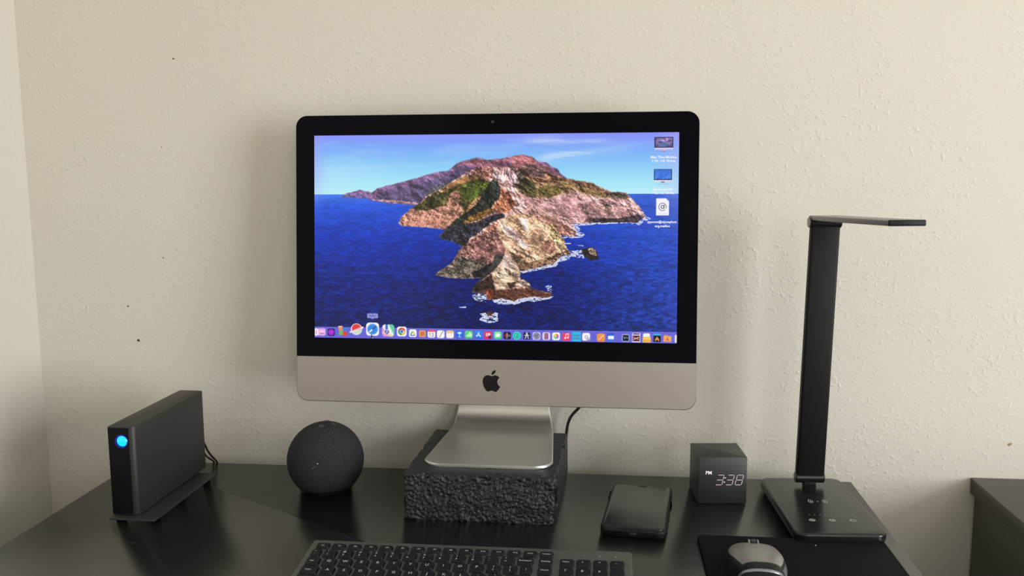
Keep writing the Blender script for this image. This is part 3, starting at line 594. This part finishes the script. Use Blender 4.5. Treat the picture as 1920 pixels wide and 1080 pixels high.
# lit display: flat picture stored per vertex
SW, SH, ST = .4766, .268, .3536
NXp, NYp = 860, 484
pic = paint_picture(NXp, NYp)[::-1]/255.0
lin = np.where(pic <= .04045, pic/12.92, ((pic+.055)/1.055)**2.4)
gx, gz = np.meshgrid((np.arange(NXp)+.5)/NXp, (np.arange(NYp)+.5)/NYp)
gx[:, 0] = 0; gx[:, -1] = 1; gz[0] = 0; gz[-1] = 1
co = np.stack([(gx-.5)*SW, np.zeros_like(gx), ST-SH+gz*SH], -1).reshape(-1, 3).astype(np.float32)
i0 = (np.arange(NYp-1)[:, None]*NXp+np.arange(NXp-1)[None]).ravel()
fc = np.stack([i0, i0+1, i0+NXp+1, i0+NXp], -1).astype(np.int32)
me = bpy.data.meshes.new('display'); me.vertices.add(len(co)); me.vertices.foreach_set('co', co.ravel())
me.loops.add(fc.size); me.loops.foreach_set('vertex_index', fc.ravel()); me.polygons.add(len(fc)); me.polygons.foreach_set('loop_start', np.arange(0, fc.size, 4, dtype=np.int32))
me.update(calc_edges=True)
ca = me.color_attributes.new('picture', 'FLOAT_COLOR', 'POINT')
ca.data.foreach_set('color', np.concatenate([lin.reshape(-1, 3), np.ones((len(co), 1))], 1).astype(np.float32).ravel())
md = bpy.data.materials.new('lit_display'); md.use_nodes = True; nn = md.node_tree.nodes; b = nn['Principled BSDF']
at_ = nn.new('ShaderNodeAttribute'); at_.attribute_name = 'picture'; md.node_tree.links.new(at_.outputs['Color'], b.inputs['Emission Color'])
b.inputs['Emission Strength'].default_value = .92; b.inputs['Base Color'].default_value = (.003, .003, .004, 1); b.inputs['Roughness'].default_value = .1; b.inputs['Specular IOR Level'].default_value = .3
me.materials.append(md); disp = on_screen(link('display', me, pc)); disp.location = Vector((0, 0, .0555))+Matrix.Rotation(-TH, 3, 'X') @ Vector((0, -.0013, 0))
disp['label'] = 'lit display with a rocky island, blue sea and a row of app icons'
GLOW_W = M_('white_screen_lettering', (0, 0, 0), .5, emit=((.93, .93, 1.0), .95), noise_s=5, noise_a=0)
GLOW_D = M_('dark_screen_lettering', (.01, .01, .03), .5, emit=((.10, .12, .36), 1), noise_s=5, noise_a=0)
def caption(s, px, py, size, mat=None, bold=0.0001):   # px, py in display points (1366 x 768)
    letter('screen_lettering', s, size, mat or GLOW_W, disp, ((px/1366-.5)*SW, -.0002, ST-py/768*SH), (pi/2, 0, 0), bold)
X0 = (1241-593)/(1268-593)*1366
caption('iMac Time Machine', X0, 90, .0042); caption('2 TB, 1.95 TB free', X0, 104, .0040)
caption('Macintosh HD', X0-2, 207, .0042); caption('1 TB, 1.72 TB free', X0-2, 220, .0039)
caption('syponce@stjosephctr.', X0-2, 325, .0042); caption('org.mailloc', X0-2, 340, .0043)
caption('Safari', (705-593)/675*1366, 682, .0046, GLOW_D, .00012)
caption('amazon', (1087-593)/675*1366, 744, .0036, GLOW_D, .00012); caption('music', (1087-593)/675*1366, 755, .0042, GLOW_D, .00012)
wc = mesh_obj('webcam', *cyl((0, -.0013, .3694), 'y', .0022, .0004), M_('webcam_lens', (.02, .022, .03), .12, noise_s=300, noise_a=.2), pc); on_screen(wc)
# emblem on the chin: a bitten apple with a leaf
def trace(P, z0=-.0005, z1=.0001):
    k = 4.41e-5; Q = [((x-645)*k, (590-y)*k+.0293) for x, y in P]
    A = sum(Q[i-1][0]*Q[i][1]-Q[i][0]*Q[i-1][1] for i in range(len(Q)))
    if A < 0: Q = Q[::-1]
    n = len(Q); V = [(x, z0, z) for x, z in Q]+[(x, z1, z) for x, z in Q]
    return V, [tuple(range(n)), tuple(range(2*n-1, n-1, -1))]+[(i, (i+1) % n, n+(i+1) % n, n+i) for i in range(n)]
EMB = M_('black_emblem', (.004, .004, .006), .12, spec=.3, noise_s=30, noise_a=.1)
em = mesh_obj('emblem', *trace([(650, 386), (615, 375), (585, 361), (550, 355), (512, 358), (475, 367), (440, 390), (410, 425), (392, 470), (384, 530), (387, 590), (400, 650), (422, 710), (452, 765), (486, 808), (518, 835), (550, 840), (585, 831), (618, 817), (652, 812), (686, 817), (716, 832), (748, 848), (782, 848), (812, 832), (845, 795), (878, 745), (906, 690), (872, 668), (842, 635), (825, 598), (817, 556), (822, 515), (835, 478), (856, 448), (882, 426), (855, 392), (820, 370), (780, 358), (740, 357), (700, 370)]), EMB, pc, 0); on_screen(em)
mesh_obj('emblem_leaf', *trace([(650, 342), (645, 310), (655, 275), (675, 243), (705, 218), (738, 203), (768, 198), (770, 225), (762, 258), (742, 293), (712, 322), (680, 338)]), EMB, em, 0)
# stand: flat foot that bends up into the neck
prof = []; zt = .0042
F0_ = -.0875
for s in [0, .0006, .002, .004, .007, .011, .016, .022, .03, .05, .08, .11, .151]: prof.append((F0_+s, zt, 1, 0))
for k in range(1, 13):
    a = radians(112)*k/12; prof.append((F0_+.151+.024*sin(a), zt+.024*(1-cos(a)), cos(a), sin(a)))
ly, lz, _, _ = prof[-1]
for k in range(1, 7): prof.append((ly-.0060*k, lz+.0150*k, cos(radians(112)), sin(radians(112))))
Lp = []; tot = 0
for i, (y, z, ty, tz) in enumerate(prof):
    if i: tot += math.hypot(y-prof[i-1][0], z-prof[i-1][1])
    r = .024; s = min(tot, r); hw = .0820-(r-math.sqrt(max(0, r*r-(r-s)**2)))*1.0
    hw -= .0105*min(1, tot/.160)+.0085*max(0, min(1, (tot-.151)/.05))
    e = min(.0016, max(.0003, hw*.02)); ny, nz = tz, -ty; th = zt
    Lp.append([(-hw+e, y, z), (hw-e, y, z), (hw, y+ny*e, z+nz*e), (hw, y+ny*(th-e), z+nz*(th-e)), (hw-e, y+ny*th, z+nz*th), (-hw+e, y+ny*th, z+nz*th), (-hw, y+ny*(th-e), z+nz*(th-e)), (-hw, y+ny*e, z+nz*e)])
st = mesh_obj('stand', *loft([[(x+.005, y, max(z, .0002)) for x, y, z in q] for q in Lp]), ALU2, pc, 30)

CORD = M_('dark_cord_rubber', (.018, .008, .008), .45, noise_s=200, noise_a=.2)
def wtube(name, pts, r, mat, label, cat):
    V, F = tube(pts, r); o = mesh_obj(name, [(x, y, z+DZ) for x, y, z in V], F, mat); return tag(o, label, cat)
wtube('power_cable', [(-.046, 1.195, .150), (-.026, 1.213, .118), (-.036, 1.225, .092), (-.050, 1.231, .073), (-.0555, 1.233, .050), (-.056, 1.233, .01), (-.056, 1.233, -.12), (-.060, 1.234, -.40)], .0021, CORD,
      'thin dark cable curving down behind the computer and the concrete block', 'cable')

# =====================================================================
# external hard drive
# =====================================================================
DRV = M_('dark_grey_aluminium', (.036, .034, .034), .50, .25, noise_s=700, noise_a=.06, bump=(1500, .00005, .5))
drv = thing('external_hard_drive', 'tall dark grey external hard drive with a glowing blue button, upright on the desk', 'hard drive', (-.5765, 1.0835, 0), -.018)
mesh_obj('enclosure', *slab(rrect(.0335, .180, [.0060, .003, .003, .0012], 6), .0058, .1155, .0007), DRV, drv)
mesh_obj('front_panel', *slab(rrect(.0262, .1070, .0008, 3, -.0030, .0605), -.0907, -.0898, .0003, 'y'), M_('matte_black_bezel', (.0022, .0022, .0045), .55, spec=.2, noise_s=300, noise_a=.1), drv)
bt = mesh_obj('power_button', *[[(x+.0022, -.0908-z, y+.0985) for x, y, z in v] if k == 0 else v for k, v in enumerate(lathe([(.0066, 0), (.0064, .0012), (.0055, .0024), (.0038, .0034), (.0018, .0039), (.0002, .004)], 28))],
    M_('blue_lit_button', (.01, .05, .3), .2, emit=((.0, .33, 1.0), 2.4), noise_s=50, noise_a=0), drv)
bt['label'] = 'glowing blue round power button'
mesh_obj('button_ring', *[[(x+.0010, -.0908-z, y+.0978) for x, y, z in v] if k == 0 else v for k, v in enumerate(lathe([(.0084, -.0002), (.0083, .0006), (.0078, .0011), (.0068, .0011), (.0066, .0003), (.0066, -.0002)], 28))],
    M_('glossy_button_ring', (.01, .01, .06), .15, emit=((.004, .004, .20), 1.0), noise_s=50, noise_a=.1), drv)
mesh_obj('stand_plate', *box(.0125, -.016, .0036, .059, .168, .0024, .0008, .002), DRV, drv)
mesh_obj('stand_spacer', *box(0, .0, .0053, .024, .150, .0016, .0003), BLK, drv)
for sx in (-.010, .034):
    for sy in (-.085, .052): mesh_obj('rubber_foot', *box(sx, sy, .0012, .008, .012, .0024, .0006, .002), BLK, drv)
for z, k in ((.048, 0), (.034, 1)):
    mesh_obj('rear_plug', *box(.004, .0935, z, .009, .010, .006, .0008, .002), BLK, drv)
wtube('data_cable', [(-.5715, 1.1815, .0480), (-.5696, 1.1860, .0410), (-.5672, 1.190, .0328), (-.5660, 1.195, .0225), (-.5635, 1.2005, .0130), (-.5610, 1.207, .0050), (-.5600, 1.2125, -.0030), (-.560, 1.217, -.02), (-.560, 1.228, -.08), (-.56, 1.234, -.35)], .0014, CORD,
      'outer dark cable curving from the back of the external drive over the desk edge', 'cable')
wtube('power_cable', [(-.5735, 1.1815, .0340), (-.5720, 1.1860, .0285), (-.5702, 1.190, .0225), (-.5690, 1.195, .0150), (-.5672, 1.2005, .0090), (-.5655, 1.207, .0040), (-.5645, 1.2125, -.0030), (-.5645, 1.217, -.02), (-.5645, 1.228, -.08), (-.5645, 1.234, -.35)], .0013, CORD,
      'inner dark cable dropping close behind the external drive', 'cable')

# =====================================================================
# round smart speaker
# =====================================================================
FAB = M_('charcoal_speaker_fabric', (.026, .027, .032), .85, spec=.25, noise_s=900, noise_a=.5, bump=(1600, .0006, .8))
spk = thing('smart_speaker', 'charcoal fabric ball-shaped smart speaker on the desk', 'speaker', (-.3688, 1.122, 0))
R0, zc = .0500, .0395
pr = [(R0*cos(a), zc+R0*sin(a)) for a in np.linspace(math.asin((.0065-zc)/R0), math.radians(89.5), 40)]
mesh_obj('fabric_shell', *lathe([(.0370, .0062)]+pr, 64), FAB, spk, 60)
mesh_obj('base_ring', *lathe([(.030, 0), (.0335, .0004), (.0375, .0062), (.0385, .0078), (.036, .0080), (.01, .0080)], 64), BLK, spk)
for k in range(4):
    a = k*pi/2; el = radians(76); r = R0*cos(el)
    V, F = lathe([(.0036, -.0006), (.0036, .0003), (.0030, .0006), (.0004, .0006)], 20)
    o = mesh_obj('top_button', V, F, M_('grey_speaker_button', (.05, .05, .055), .5, noise_s=200, noise_a=.1) if k == 0 else bpy.data.materials['grey_speaker_button'], spk)
    o.location = (r*cos(a), r*sin(a), zc+R0*sin(el)); o.rotation_euler = (0, pi/2-el, a)
LINT = M_('pale_lint', (.35, .35, .36), .9, noise_s=400, noise_a=.1)
def lint(dx, dz, s):
    y = -math.sqrt(R0*R0-dx*dx-(dz)**2); n = Vector((dx, y, dz)).normalized()
    V, F = lathe([(.6*s, 0), (s, .0002), (.5*s, .0005), (.1*s, .0006)], 8); o = mesh_obj('lint', V, F, LINT, spk)
    o.location = Vector((0, 0, zc))+n*R0; o.rotation_euler = n.to_track_quat('Z', 'Y').to_euler()
for a in ((.0052, .0100, .0010), (.0018, .0062, .0006), (-.0005, .0040, .0005), (.0135, .0420, .0005)): lint(*a)

# =====================================================================
# keyboard
# =====================================================================
KF = M_('dark_grey_keyboard_plastic', (.082, .080, .074), .42, noise_s=500, noise_a=.06, bump=(1800, .00006, .4))
KK = M_('black_keycap', (.0060, .0055, .0052), .42, spec=.3, noise_s=600, noise_a=.15, bump=(2000, .00005, .4))
KL = M_('pale_key_legend', (.55, .55, .53), .5, noise_s=200, noise_a=.05)
kb = thing('keyboard', 'slim dark grey keyboard with black keys and number pad in front of the concrete block', 'keyboard', (-.1435, .7965, .0008), 0)
kb.rotation_euler = (.088, 0, 0)
KW, KD = .3425, .1155
mesh_obj('frame', *box(0, KD/2, .0052, KW, KD, .0080, .0012, .003), KF, kb)
for sx in (-.14, .14): mesh_obj('tilt_foot', *box(sx, KD-.012, -.0042, .022, .006, .0112, .001), KF, kb)
for sx in (-.14, .14): mesh_obj('front_pad', *box(sx, .010, .0006, .022, .006, .0016, .0005), BLK, kb)
U = .01712; GAP = .0026; _km = {}
def key(x, yb, wd, dp, legends=()):
    """x: left edge from frame's left; yb: back edge measured from the frame's back; legends: (text, dx, dy, size)"""
    kk = (round(wd, 5), round(dp, 5))
    if kk not in _km:
        P0 = rrect(wd, dp, .0012, 3); P1 = rrect(wd-.0016, dp-.0018, .0012, 3, 0, .0002); P2 = rrect(wd-.0022, dp-.0024, .0010, 3, 0, .0002)
        V, F = loft([[(a, b, 0) for a, b in P0], [(a, b, .0022) for a, b in P1], [(a, b, .0025) for a, b in P2]])
        m = bpy.data.meshes.new('key'); m.from_pydata(V, [], F); bm = bmesh.new(); bm.from_mesh(m); bmesh.ops.recalc_face_normals(bm, faces=bm.faces); bm.to_mesh(m); bm.free()
        m.materials.append(KK); _km[kk] = m
    o = link('key', _km[kk], kb); o.location = (-KW/2+x+wd/2, KD-yb-dp/2, .0092)
    for s, dx, dy, sz in legends: letter('key_legend', s, sz, KL, o, (dx, dy, .00262), (0, 0, 0), .00006)
KH = U-GAP
x0 = .0072
rowF = .0102; DF = .0098
fl = ['Esc', 'F1', 'F2', 'F3', 'F4', 'F5', 'F6', 'F7', 'F8', 'F9', 'F10', 'F11', 'F12', 'PrtSc', 'NumLk']
for i, s in enumerate(fl): key(x0+i*U, rowF, KH, DF, [(s, .0015 if 0 < i < 13 else 0, -.0008, .0034 if 0 < i < 13 else .0028)])
r1, RP = .0236, .0171
nums = [('~', '`'), ('!', '1'), ('@', '2'), ('#', '3'), ('$', '4'), ('%', '5'), ('^', '6'), ('&', '7'), ('*', '8'), ('(', '9'), (')', '0'), ('_', '-'), ('+', '=')]
x = x0-.0012
key(x, r1, .0108, KH, [('~', -.001, .003, .004), ('`', -.001, -.003, .004)]); x += .0108+GAP
for a, b in nums[1:]:
    key(x, r1, KH, KH, [(a, -.002, .0032, .0036), (b, -.002, -.0026, .0040)]); x += U
XE = x0+14*U+KH            # right end of the main block
key(x, r1, XE-U-x-GAP+.0, KH, [('Backspace', 0, 0, .0032)]); key(XE-KH, r1, KH, KH, [('Delete', 0, 0, .0034)])
def row(y, first, keys, last, side):
    x = x0-.0012; wd, s = first; key(x, y, wd, KH, [(s, -.001, 0, .0032)]); x += wd+GAP
    for c in keys:
        lg = [(c, 0, .0008, .0056)] if len(c) == 1 else [(c[0], 0, .003, .0036), (c[1], 0, -.0026, .0036)]
        key(x, y, KH, KH, lg); x += U
    key(x, y, XE-U-GAP-x, KH, [(last, 0, 0, .0034)]); key(XE-KH, y, KH, KH, [(side, 0, 0, .0034)])
row(r1+RP, (.0150, 'Tab'), list('QWERTYUIOP')+['{[', '}]'], '|', 'Home')
row(r1+2*RP, (.0185, 'Caps'), list('ASDFGHJKL')+[':;', '"\''], 'Enter', 'PgUp')
row(r1+3*RP, (.0262, 'Shift'), list('ZXCVBNM')+['<,', '>.', '?/'], 'Shift', 'PgDn')
x = x0-.0012; y5 = r1+4*RP
for wd, s in ((.0185, 'Ctrl'), (KH, 'Fn'), (.0165, 'Alt'), (.0185, 'Cmd'), (.0840, ''), (.0180, 'Cmd'), (.0165, 'Alt')):
    key(x, y5, wd, KH, [(s, 0, 0, .0034)] if s else []); x += wd+GAP
for k, s in enumerate('<v>'): key(XE-KH-(2-k)*U, y5, KH, KH, [(s, 0, 0, .004)])
xn = XE+.0072
pad = [['Num', '/', '*', '-'], ['7', '8', '9', '+'], ['4', '5', '6', ''], ['1', '2', '3', 'Ent'], ['0', '', '.', '']]
for r, rw in enumerate(pad):
    for c, s in enumerate(rw):
        if not s: continue
        wd = KH+U if s == '0' else KH; dp = KH+RP if s in '+Ent' and len(s) != 2 and s in ('+', 'Ent') else KH
        key(xn+c*U, r1+r*RP, wd, dp, [(s, -.001, .001, .0050 if len(s) == 1 else .0034)])
for k in range(3): mesh_obj('status_light', *cyl((-KW/2+xn+.024+k*.0165, KD-.0122, .0093), 'z', .0006, .0006, 8), KL, kb)

# =====================================================================
# phone
# =====================================================================
ph = thing('mobile_phone', 'mobile phone in a black case lying screen up beside the concrete block', 'phone', (.0395, 1.0660, 0), -.112)
CASE = M_('black_rubber_case', (.0035, .0035, .005), .45, spec=.3, noise_s=300, noise_a=.2)
cs = mesh_obj('case', *slab(rrect(.0765, .1505, .0115, 8), .0004, .0108, .0030, segs=4), CASE, ph)
mesh_obj('screen', *slab(rrect(.0705, .1445, .0090, 8), .0098, .01125, .0006), M_('dark_phone_glass', (.009, .009, .0095), .16, spec=.62, noise_s=60, noise_a=.2, rough_var=.04), ph)
mesh_obj('earpiece', *box(0, .0690, .01127, .011, .0013, .0002, .0001, .0006), BLK, ph)
mesh_obj('charging_port', *box(0, -.0752, .0056, .0090, .0008, .0030, .0003, .001), M_('port_metal', (.12, .12, .13), .3, 1, noise_s=300, noise_a=.1), ph)
for s in (-1, 1): mesh_obj('speaker_slot', *box(s*.018, -.0752, .0056, .014, .0006, .0022, .0002, .001), BLK, ph)
mesh_obj('side_button', *box(.0385, .018, .0062, .0012, .020, .0034, .0005, .0008), BLK, ph)
for y in (.030, .046): mesh_obj('side_button', *box(-.0385, y, .0062, .0012, .011, .0034, .0005, .0008), BLK, ph)

# =====================================================================
# cube alarm clock
# =====================================================================
CLK = veneer('black_wood_grain', (.011, .0125, .0135), .42)
ck = thing('alarm_clock', 'black wood-grain cube clock with pale digits reading 3:38 PM', 'clock', (.1430, 1.1420, 0), .088)
mesh_obj('case', *box(0, 0, .0300, .0605, .0605, .0597, .0007), CLK, ck)
SEG = M_('pale_pink_led', (.02, .01, .015), .5, emit=((.62, .46, .52), .9), noise_s=50, noise_a=0)
def digit(cx, segs, name='digit'):
    w2, h2, t = .0040, .0064, .00085; z0 = .0308; sh = .22
    S = {'a': (-w2, h2, w2, h2), 'd': (-w2, -h2, w2, -h2), 'g': (-w2, 0, w2, 0), 'f': (-w2, h2, -w2, 0), 'b': (w2, h2, w2, 0), 'e': (-w2, 0, -w2, -h2), 'c': (w2, 0, w2, -h2)}
    parts = []
    for s in segs:
        a, b, c, d = S[s]; dx, dz = c-a, d-b; ln = math.hypot(dx, dz); ux, uz = dx/ln, dz/ln; g = .0006
        a += ux*g; b += uz*g; c -= ux*g; d -= uz*g; nx_, nz_ = -uz*t/2, ux*t/2
        P = [(a+nx_, b+nz_), (c+nx_, d+nz_), (c-nx_, d-nz_), (a-nx_, b-nz_)]
        V = [(cx+p+q*sh, y, z0+q) for y in (-.03035, -.0299) for p, q in P]
        parts.append((V, [(0, 1, 2, 3), (7, 6, 5, 4), (0, 4, 5, 1), (1, 5, 6, 2), (2, 6, 7, 3), (3, 7, 4, 0)]))
    mesh_obj(name, *join(*parts), SEG, ck, 0)
digit(-.0035, 'abgcd'); digit(.0092, 'abgcd'); digit(.0208, 'abcdefg')
SEGB = M_('bright_led', (.02, .02, .02), .5, emit=((1.0, .82, .84), 1.0), noise_s=50, noise_a=0)
mesh_obj('colon', *join(cyl((.0032, -.0302, .0336), 'y', .0008, .0006, 10), cyl((.0022, -.0302, .0280), 'y', .0008, .0006, 10)), SEGB, ck)
letter('lettering', 'PM', .0062, SEGB, ck, (-.0176, -.0304, .0400), (pi/2, 0, 0), .00012)

# =====================================================================
# desk lamp
# =====================================================================
LB = M_('charcoal_lamp_plastic', (.009, .009, .0095), .24, spec=.5, noise_s=400, noise_a=.1)
LP = M_('black_lamp_plastic', (.0050, .0050, .0052), .5, spec=.22, noise_s=300, noise_a=.1)
LG = M_('lamp_head_reflected_grey', (.21, .20, .195), .30, .55, noise_s=300, noise_a=.05)  # black plastic head; the grey puts its wall reflections into the colour
MARK = M_('pale_printed_mark', (.42, .43, .41), .5, noise_s=200, noise_a=.05)
lamp = thing('desk_lamp', 'black slim LED desk lamp with square charging base beside the cube clock', 'lamp', (.2585, 1.0900, 0), .055)
lb = mesh_obj('base', *slab(rrect(.104, .186, .0135, 8), .0008, .0125, .0032, segs=4), LB, lamp)
mesh_obj('base_pad', *slab(rrect(.094, .176, .011, 6), 0, .0012, .0003), BLK, lamp)
def arc(cx, cy, r, a0, a1, t=.0007, n=10, z=.0127):
    V = []; F = []
    for k in range(n+1):
        a = a0+(a1-a0)*k/n
        for rr in (r-t/2, r+t/2): V.append((cx+rr*cos(a), cy+rr*sin(a), z))
    for k in range(n): F.append((2*k, 2*k+1, 2*k+3, 2*k+2))
    return V, F
p = []
for r in (.0048, .0070, .0092): p += [arc(.0022, .0065, r, radians(-42), radians(42), .0010), arc(-.0014, .0065, r, radians(138), radians(222), .0010)]
mesh_obj('charging_symbol', *join(*p, arc(.0004, .0065, .0006, 0, 2*pi, .0010, 8)), MARK, lb, 0)
for k in range(9):
    x = -.0215+k*.0061; mesh_obj('brightness_mark', *arc(x, -.0378, .0004, 0, 2*pi, .0007+.00004*k, 8), MARK, lb, 0)
for k, x in enumerate((-.0226, .0006, .0240)):
    parts = [arc(x, -.0535, .0030, 0, 2*pi, .0014, 20)]
    parts.append([arc(x, -.0535, .0008, 0, 2*pi, .0012, 8), arc(x+.001, -.0535, .0014, radians(60), radians(300), .0012, 8), arc(x, -.0535, .0006, 0, pi, .001, 8)][k])
    mesh_obj('touch_button', *join(*parts), MARK, lb, 0)
# neck, hinge and the flat pole (local frame of the base)
px_, py_ = .0055, .0640
mesh_obj('neck', *box(px_, py_, .0155, .0155, .010, .0080, .001), LP, lamp)
mesh_obj('lower_hinge', *cyl((px_, py_, .0235), 'x', .0072, .0365, 24, .001), LB, lamp)
pole = mesh_obj('pole', *slab(rrect(.0352, .0125, .0030, 4), 0, .3225, .0010), LP, lamp); pole.location = (px_, py_, .0240); pole.rotation_euler = (0, .0215, 0)
hx, hy, hz = px_+.0072, py_, .3515
hg = mesh_obj('upper_hinge', *cyl((0, 0, 0), 'x', .0076, .0385, 24, .0015), LP, lamp); hg.location = (hx, hy, hz-.0005)
mesh_obj('hinge_cap', *cyl((-.0198, 0, 0), 'x', .0066, .0016, 24, .0005), LG, hg)
V, F = slab([(x, y-.098) for x, y in rrect(.0385, .212, .0045, 5)], -.0030, .0030, .0014, segs=3)
hd = mesh_obj('lamp_head', V, F, LG, lamp); hd.location = (hx, hy, hz+.0050); hd.rotation_euler = (-.030, 0, .165-.055)
mesh_obj('end_cap', *[[(x, y-.2048, z) for x, y, z in v] if k == 0 else v for k, v in enumerate(box(0, 0, 0, .0389, .003, .0064, .0012, .001))], LP, hd)
V, F = slab([(x, y-.105) for x, y in rrect(.030, .180, .003, 4)], -.0034, -.0026, .0002, segs=1)
mesh_obj('light_diffuser', V, F, M_('unlit_white_diffuser', (.6, .6, .57), .5, noise_s=200, noise_a=.03), hd)

# =====================================================================
# mouse pad and mouse
# =====================================================================
PAD = M_('black_cloth_pad', (.0065, .0060, .0062), .88, spec=.12, noise_s=900, noise_a=.45, bump=(1500, .0004, .6))
mp_ = mesh_obj('mouse_pad', *slab(rrect(.2060, .2200, .005, 5), 0, .0030, .0008), PAD); mp_.location = (.2085, .8950, DZ); mp_.rotation_euler = (0, 0, .006)
tag(mp_, 'black cloth mouse pad lying in front of the lamp base', 'mouse pad')
CR = M_('pale_crumb', (.4, .4, .38), .9, noise_s=300, noise_a=.1)
V, F = lathe([(.0006, 0), (.0009, .0004), (.0005, .0009), (.0001, .001)], 8); cr = mesh_obj('crumb', V, F, CR); cr.location = (.2320, .9850, DZ+.003)
tag(cr, 'tiny pale crumb on the black mouse pad near the lamp base', 'crumb')
ms = thing('computer_mouse', 'grey and black computer mouse on the black mouse pad', 'mouse', (.1535, .8850, .0031), -.06)
ML = .126
def hw(t): return (.0215+.0075*sin(pi*min(1, t*1.0+.12))**.8)*(1-.78*max(0, 1-t/.10)**3)*(1-.35*max(0, (t-.55)/.45)**2)*max(.02, 1-max(0, (t-.90)/.10)**3*.75)
def hh(t): return .0180+.0165*sin(pi/2*min(1, t/.66))**1.3-.020*max(0, (t-.72)/.28)**2-.010*max(0, 1-t/.10)**2
def S(t, a, off=0):
    """t 0 front .. 1 back, a angle 0 right .. pi left"""
    c, s = cos(a), sin(a); e = .62
    x = (hw(t)+off)*math.copysign(abs(c)**e, c); z = (hh(t)+off)*abs(s)**e
    return (x, ML/2-t*ML, z)
N = 36; Ls = []
for k in range(41):
    t = k/40; Ls.append([S(t, pi*i/N) for i in range(N+1)])
mesh_obj('body', *loft(Ls), M_('black_mouse_rubber', (.004, .004, .006), .45, spec=.3, noise_s=500, noise_a=.2), ms, 50)
def patch(t0, t1, a0, a1, nt, na, off, mat, name, par=ms):
    top = [[S(t0+(t1-t0)*i/nt, a0(i/nt)+(a1(i/nt)-a0(i/nt))*j/na, off) for j in range(na+1)] for i in range(nt+1)]
    V = [v for r in top for v in r]+[v for i in range(nt+1) for v in [S(t0+(t1-t0)*i/nt, a0(i/nt)+(a1(i/nt)-a0(i/nt))*j/na, -.0004) for j in range(na+1)]]
    m = na+1; o2 = (nt+1)*m; F = []
    for i in range(nt):
        for j in range(na):
            q = (i*m+j, i*m+j+1, (i+1)*m+j+1, (i+1)*m+j); F += [q, tuple(o2+k for k in q[::-1])]
    for i in range(nt):
        for j in (0, na): F.append((i*m+j, (i+1)*m+j, o2+(i+1)*m+j, o2+i*m+j))
    for j in range(na):
        for i in (0, nt): F.append((i*m+j, i*m+j+1, o2+i*m+j+1, o2+i*m+j))
    return mesh_obj(name, V, F, mat, par, 40)
MS = M_('satin_silver_mouse_top', (.30, .29, .27), .36, .45, noise_s=500, noise_a=.05)
L0 = lambda u: radians(20+34*u**1.2); R0_ = lambda u: radians(160-34*u**1.2)
patch(.030, .705, L0, R0_, 24, 18, .0007, MS, 'button_panel')
top_arc = [[S(.815-.07*abs(cos(pi*i/30))**3+dt, radians(8+164*i/30), off) for i in range(31)] for dt, off in ((-.011, 0), (-.009, .0008), (.009, .0008), (.011, 0))]
mesh_obj('trim_arc', [v for r in top_arc for v in r], [(r*31+i, r*31+i+1, (r+1)*31+i+1, (r+1)*31+i) for r in range(3) for i in range(30)], M_('silver_mouse_trim', (.30, .31, .36), .3, .7, noise_s=500, noise_a=.05), ms, 60)
patch(.30, .72, lambda u: radians(23+22*u), lambda u: radians(18+6*u), 14, 2, .0004, M_('pale_side_highlight', (.22, .22, .27), .35, .5, noise_s=500, noise_a=.05), 'side_highlight')  # highlight along the right flank, put in as a pale strip
wl = mesh_obj('scroll_wheel', *cyl((0, .0535, .0150), 'x', .0085, .0062, 26, .001), BLK, ms)
for s in (-1, 1): mesh_obj('wheel_rim', *cyl((s*.0045, .0535, .0155), 'x', .0080, .0018, 26, .0005), MS, ms)
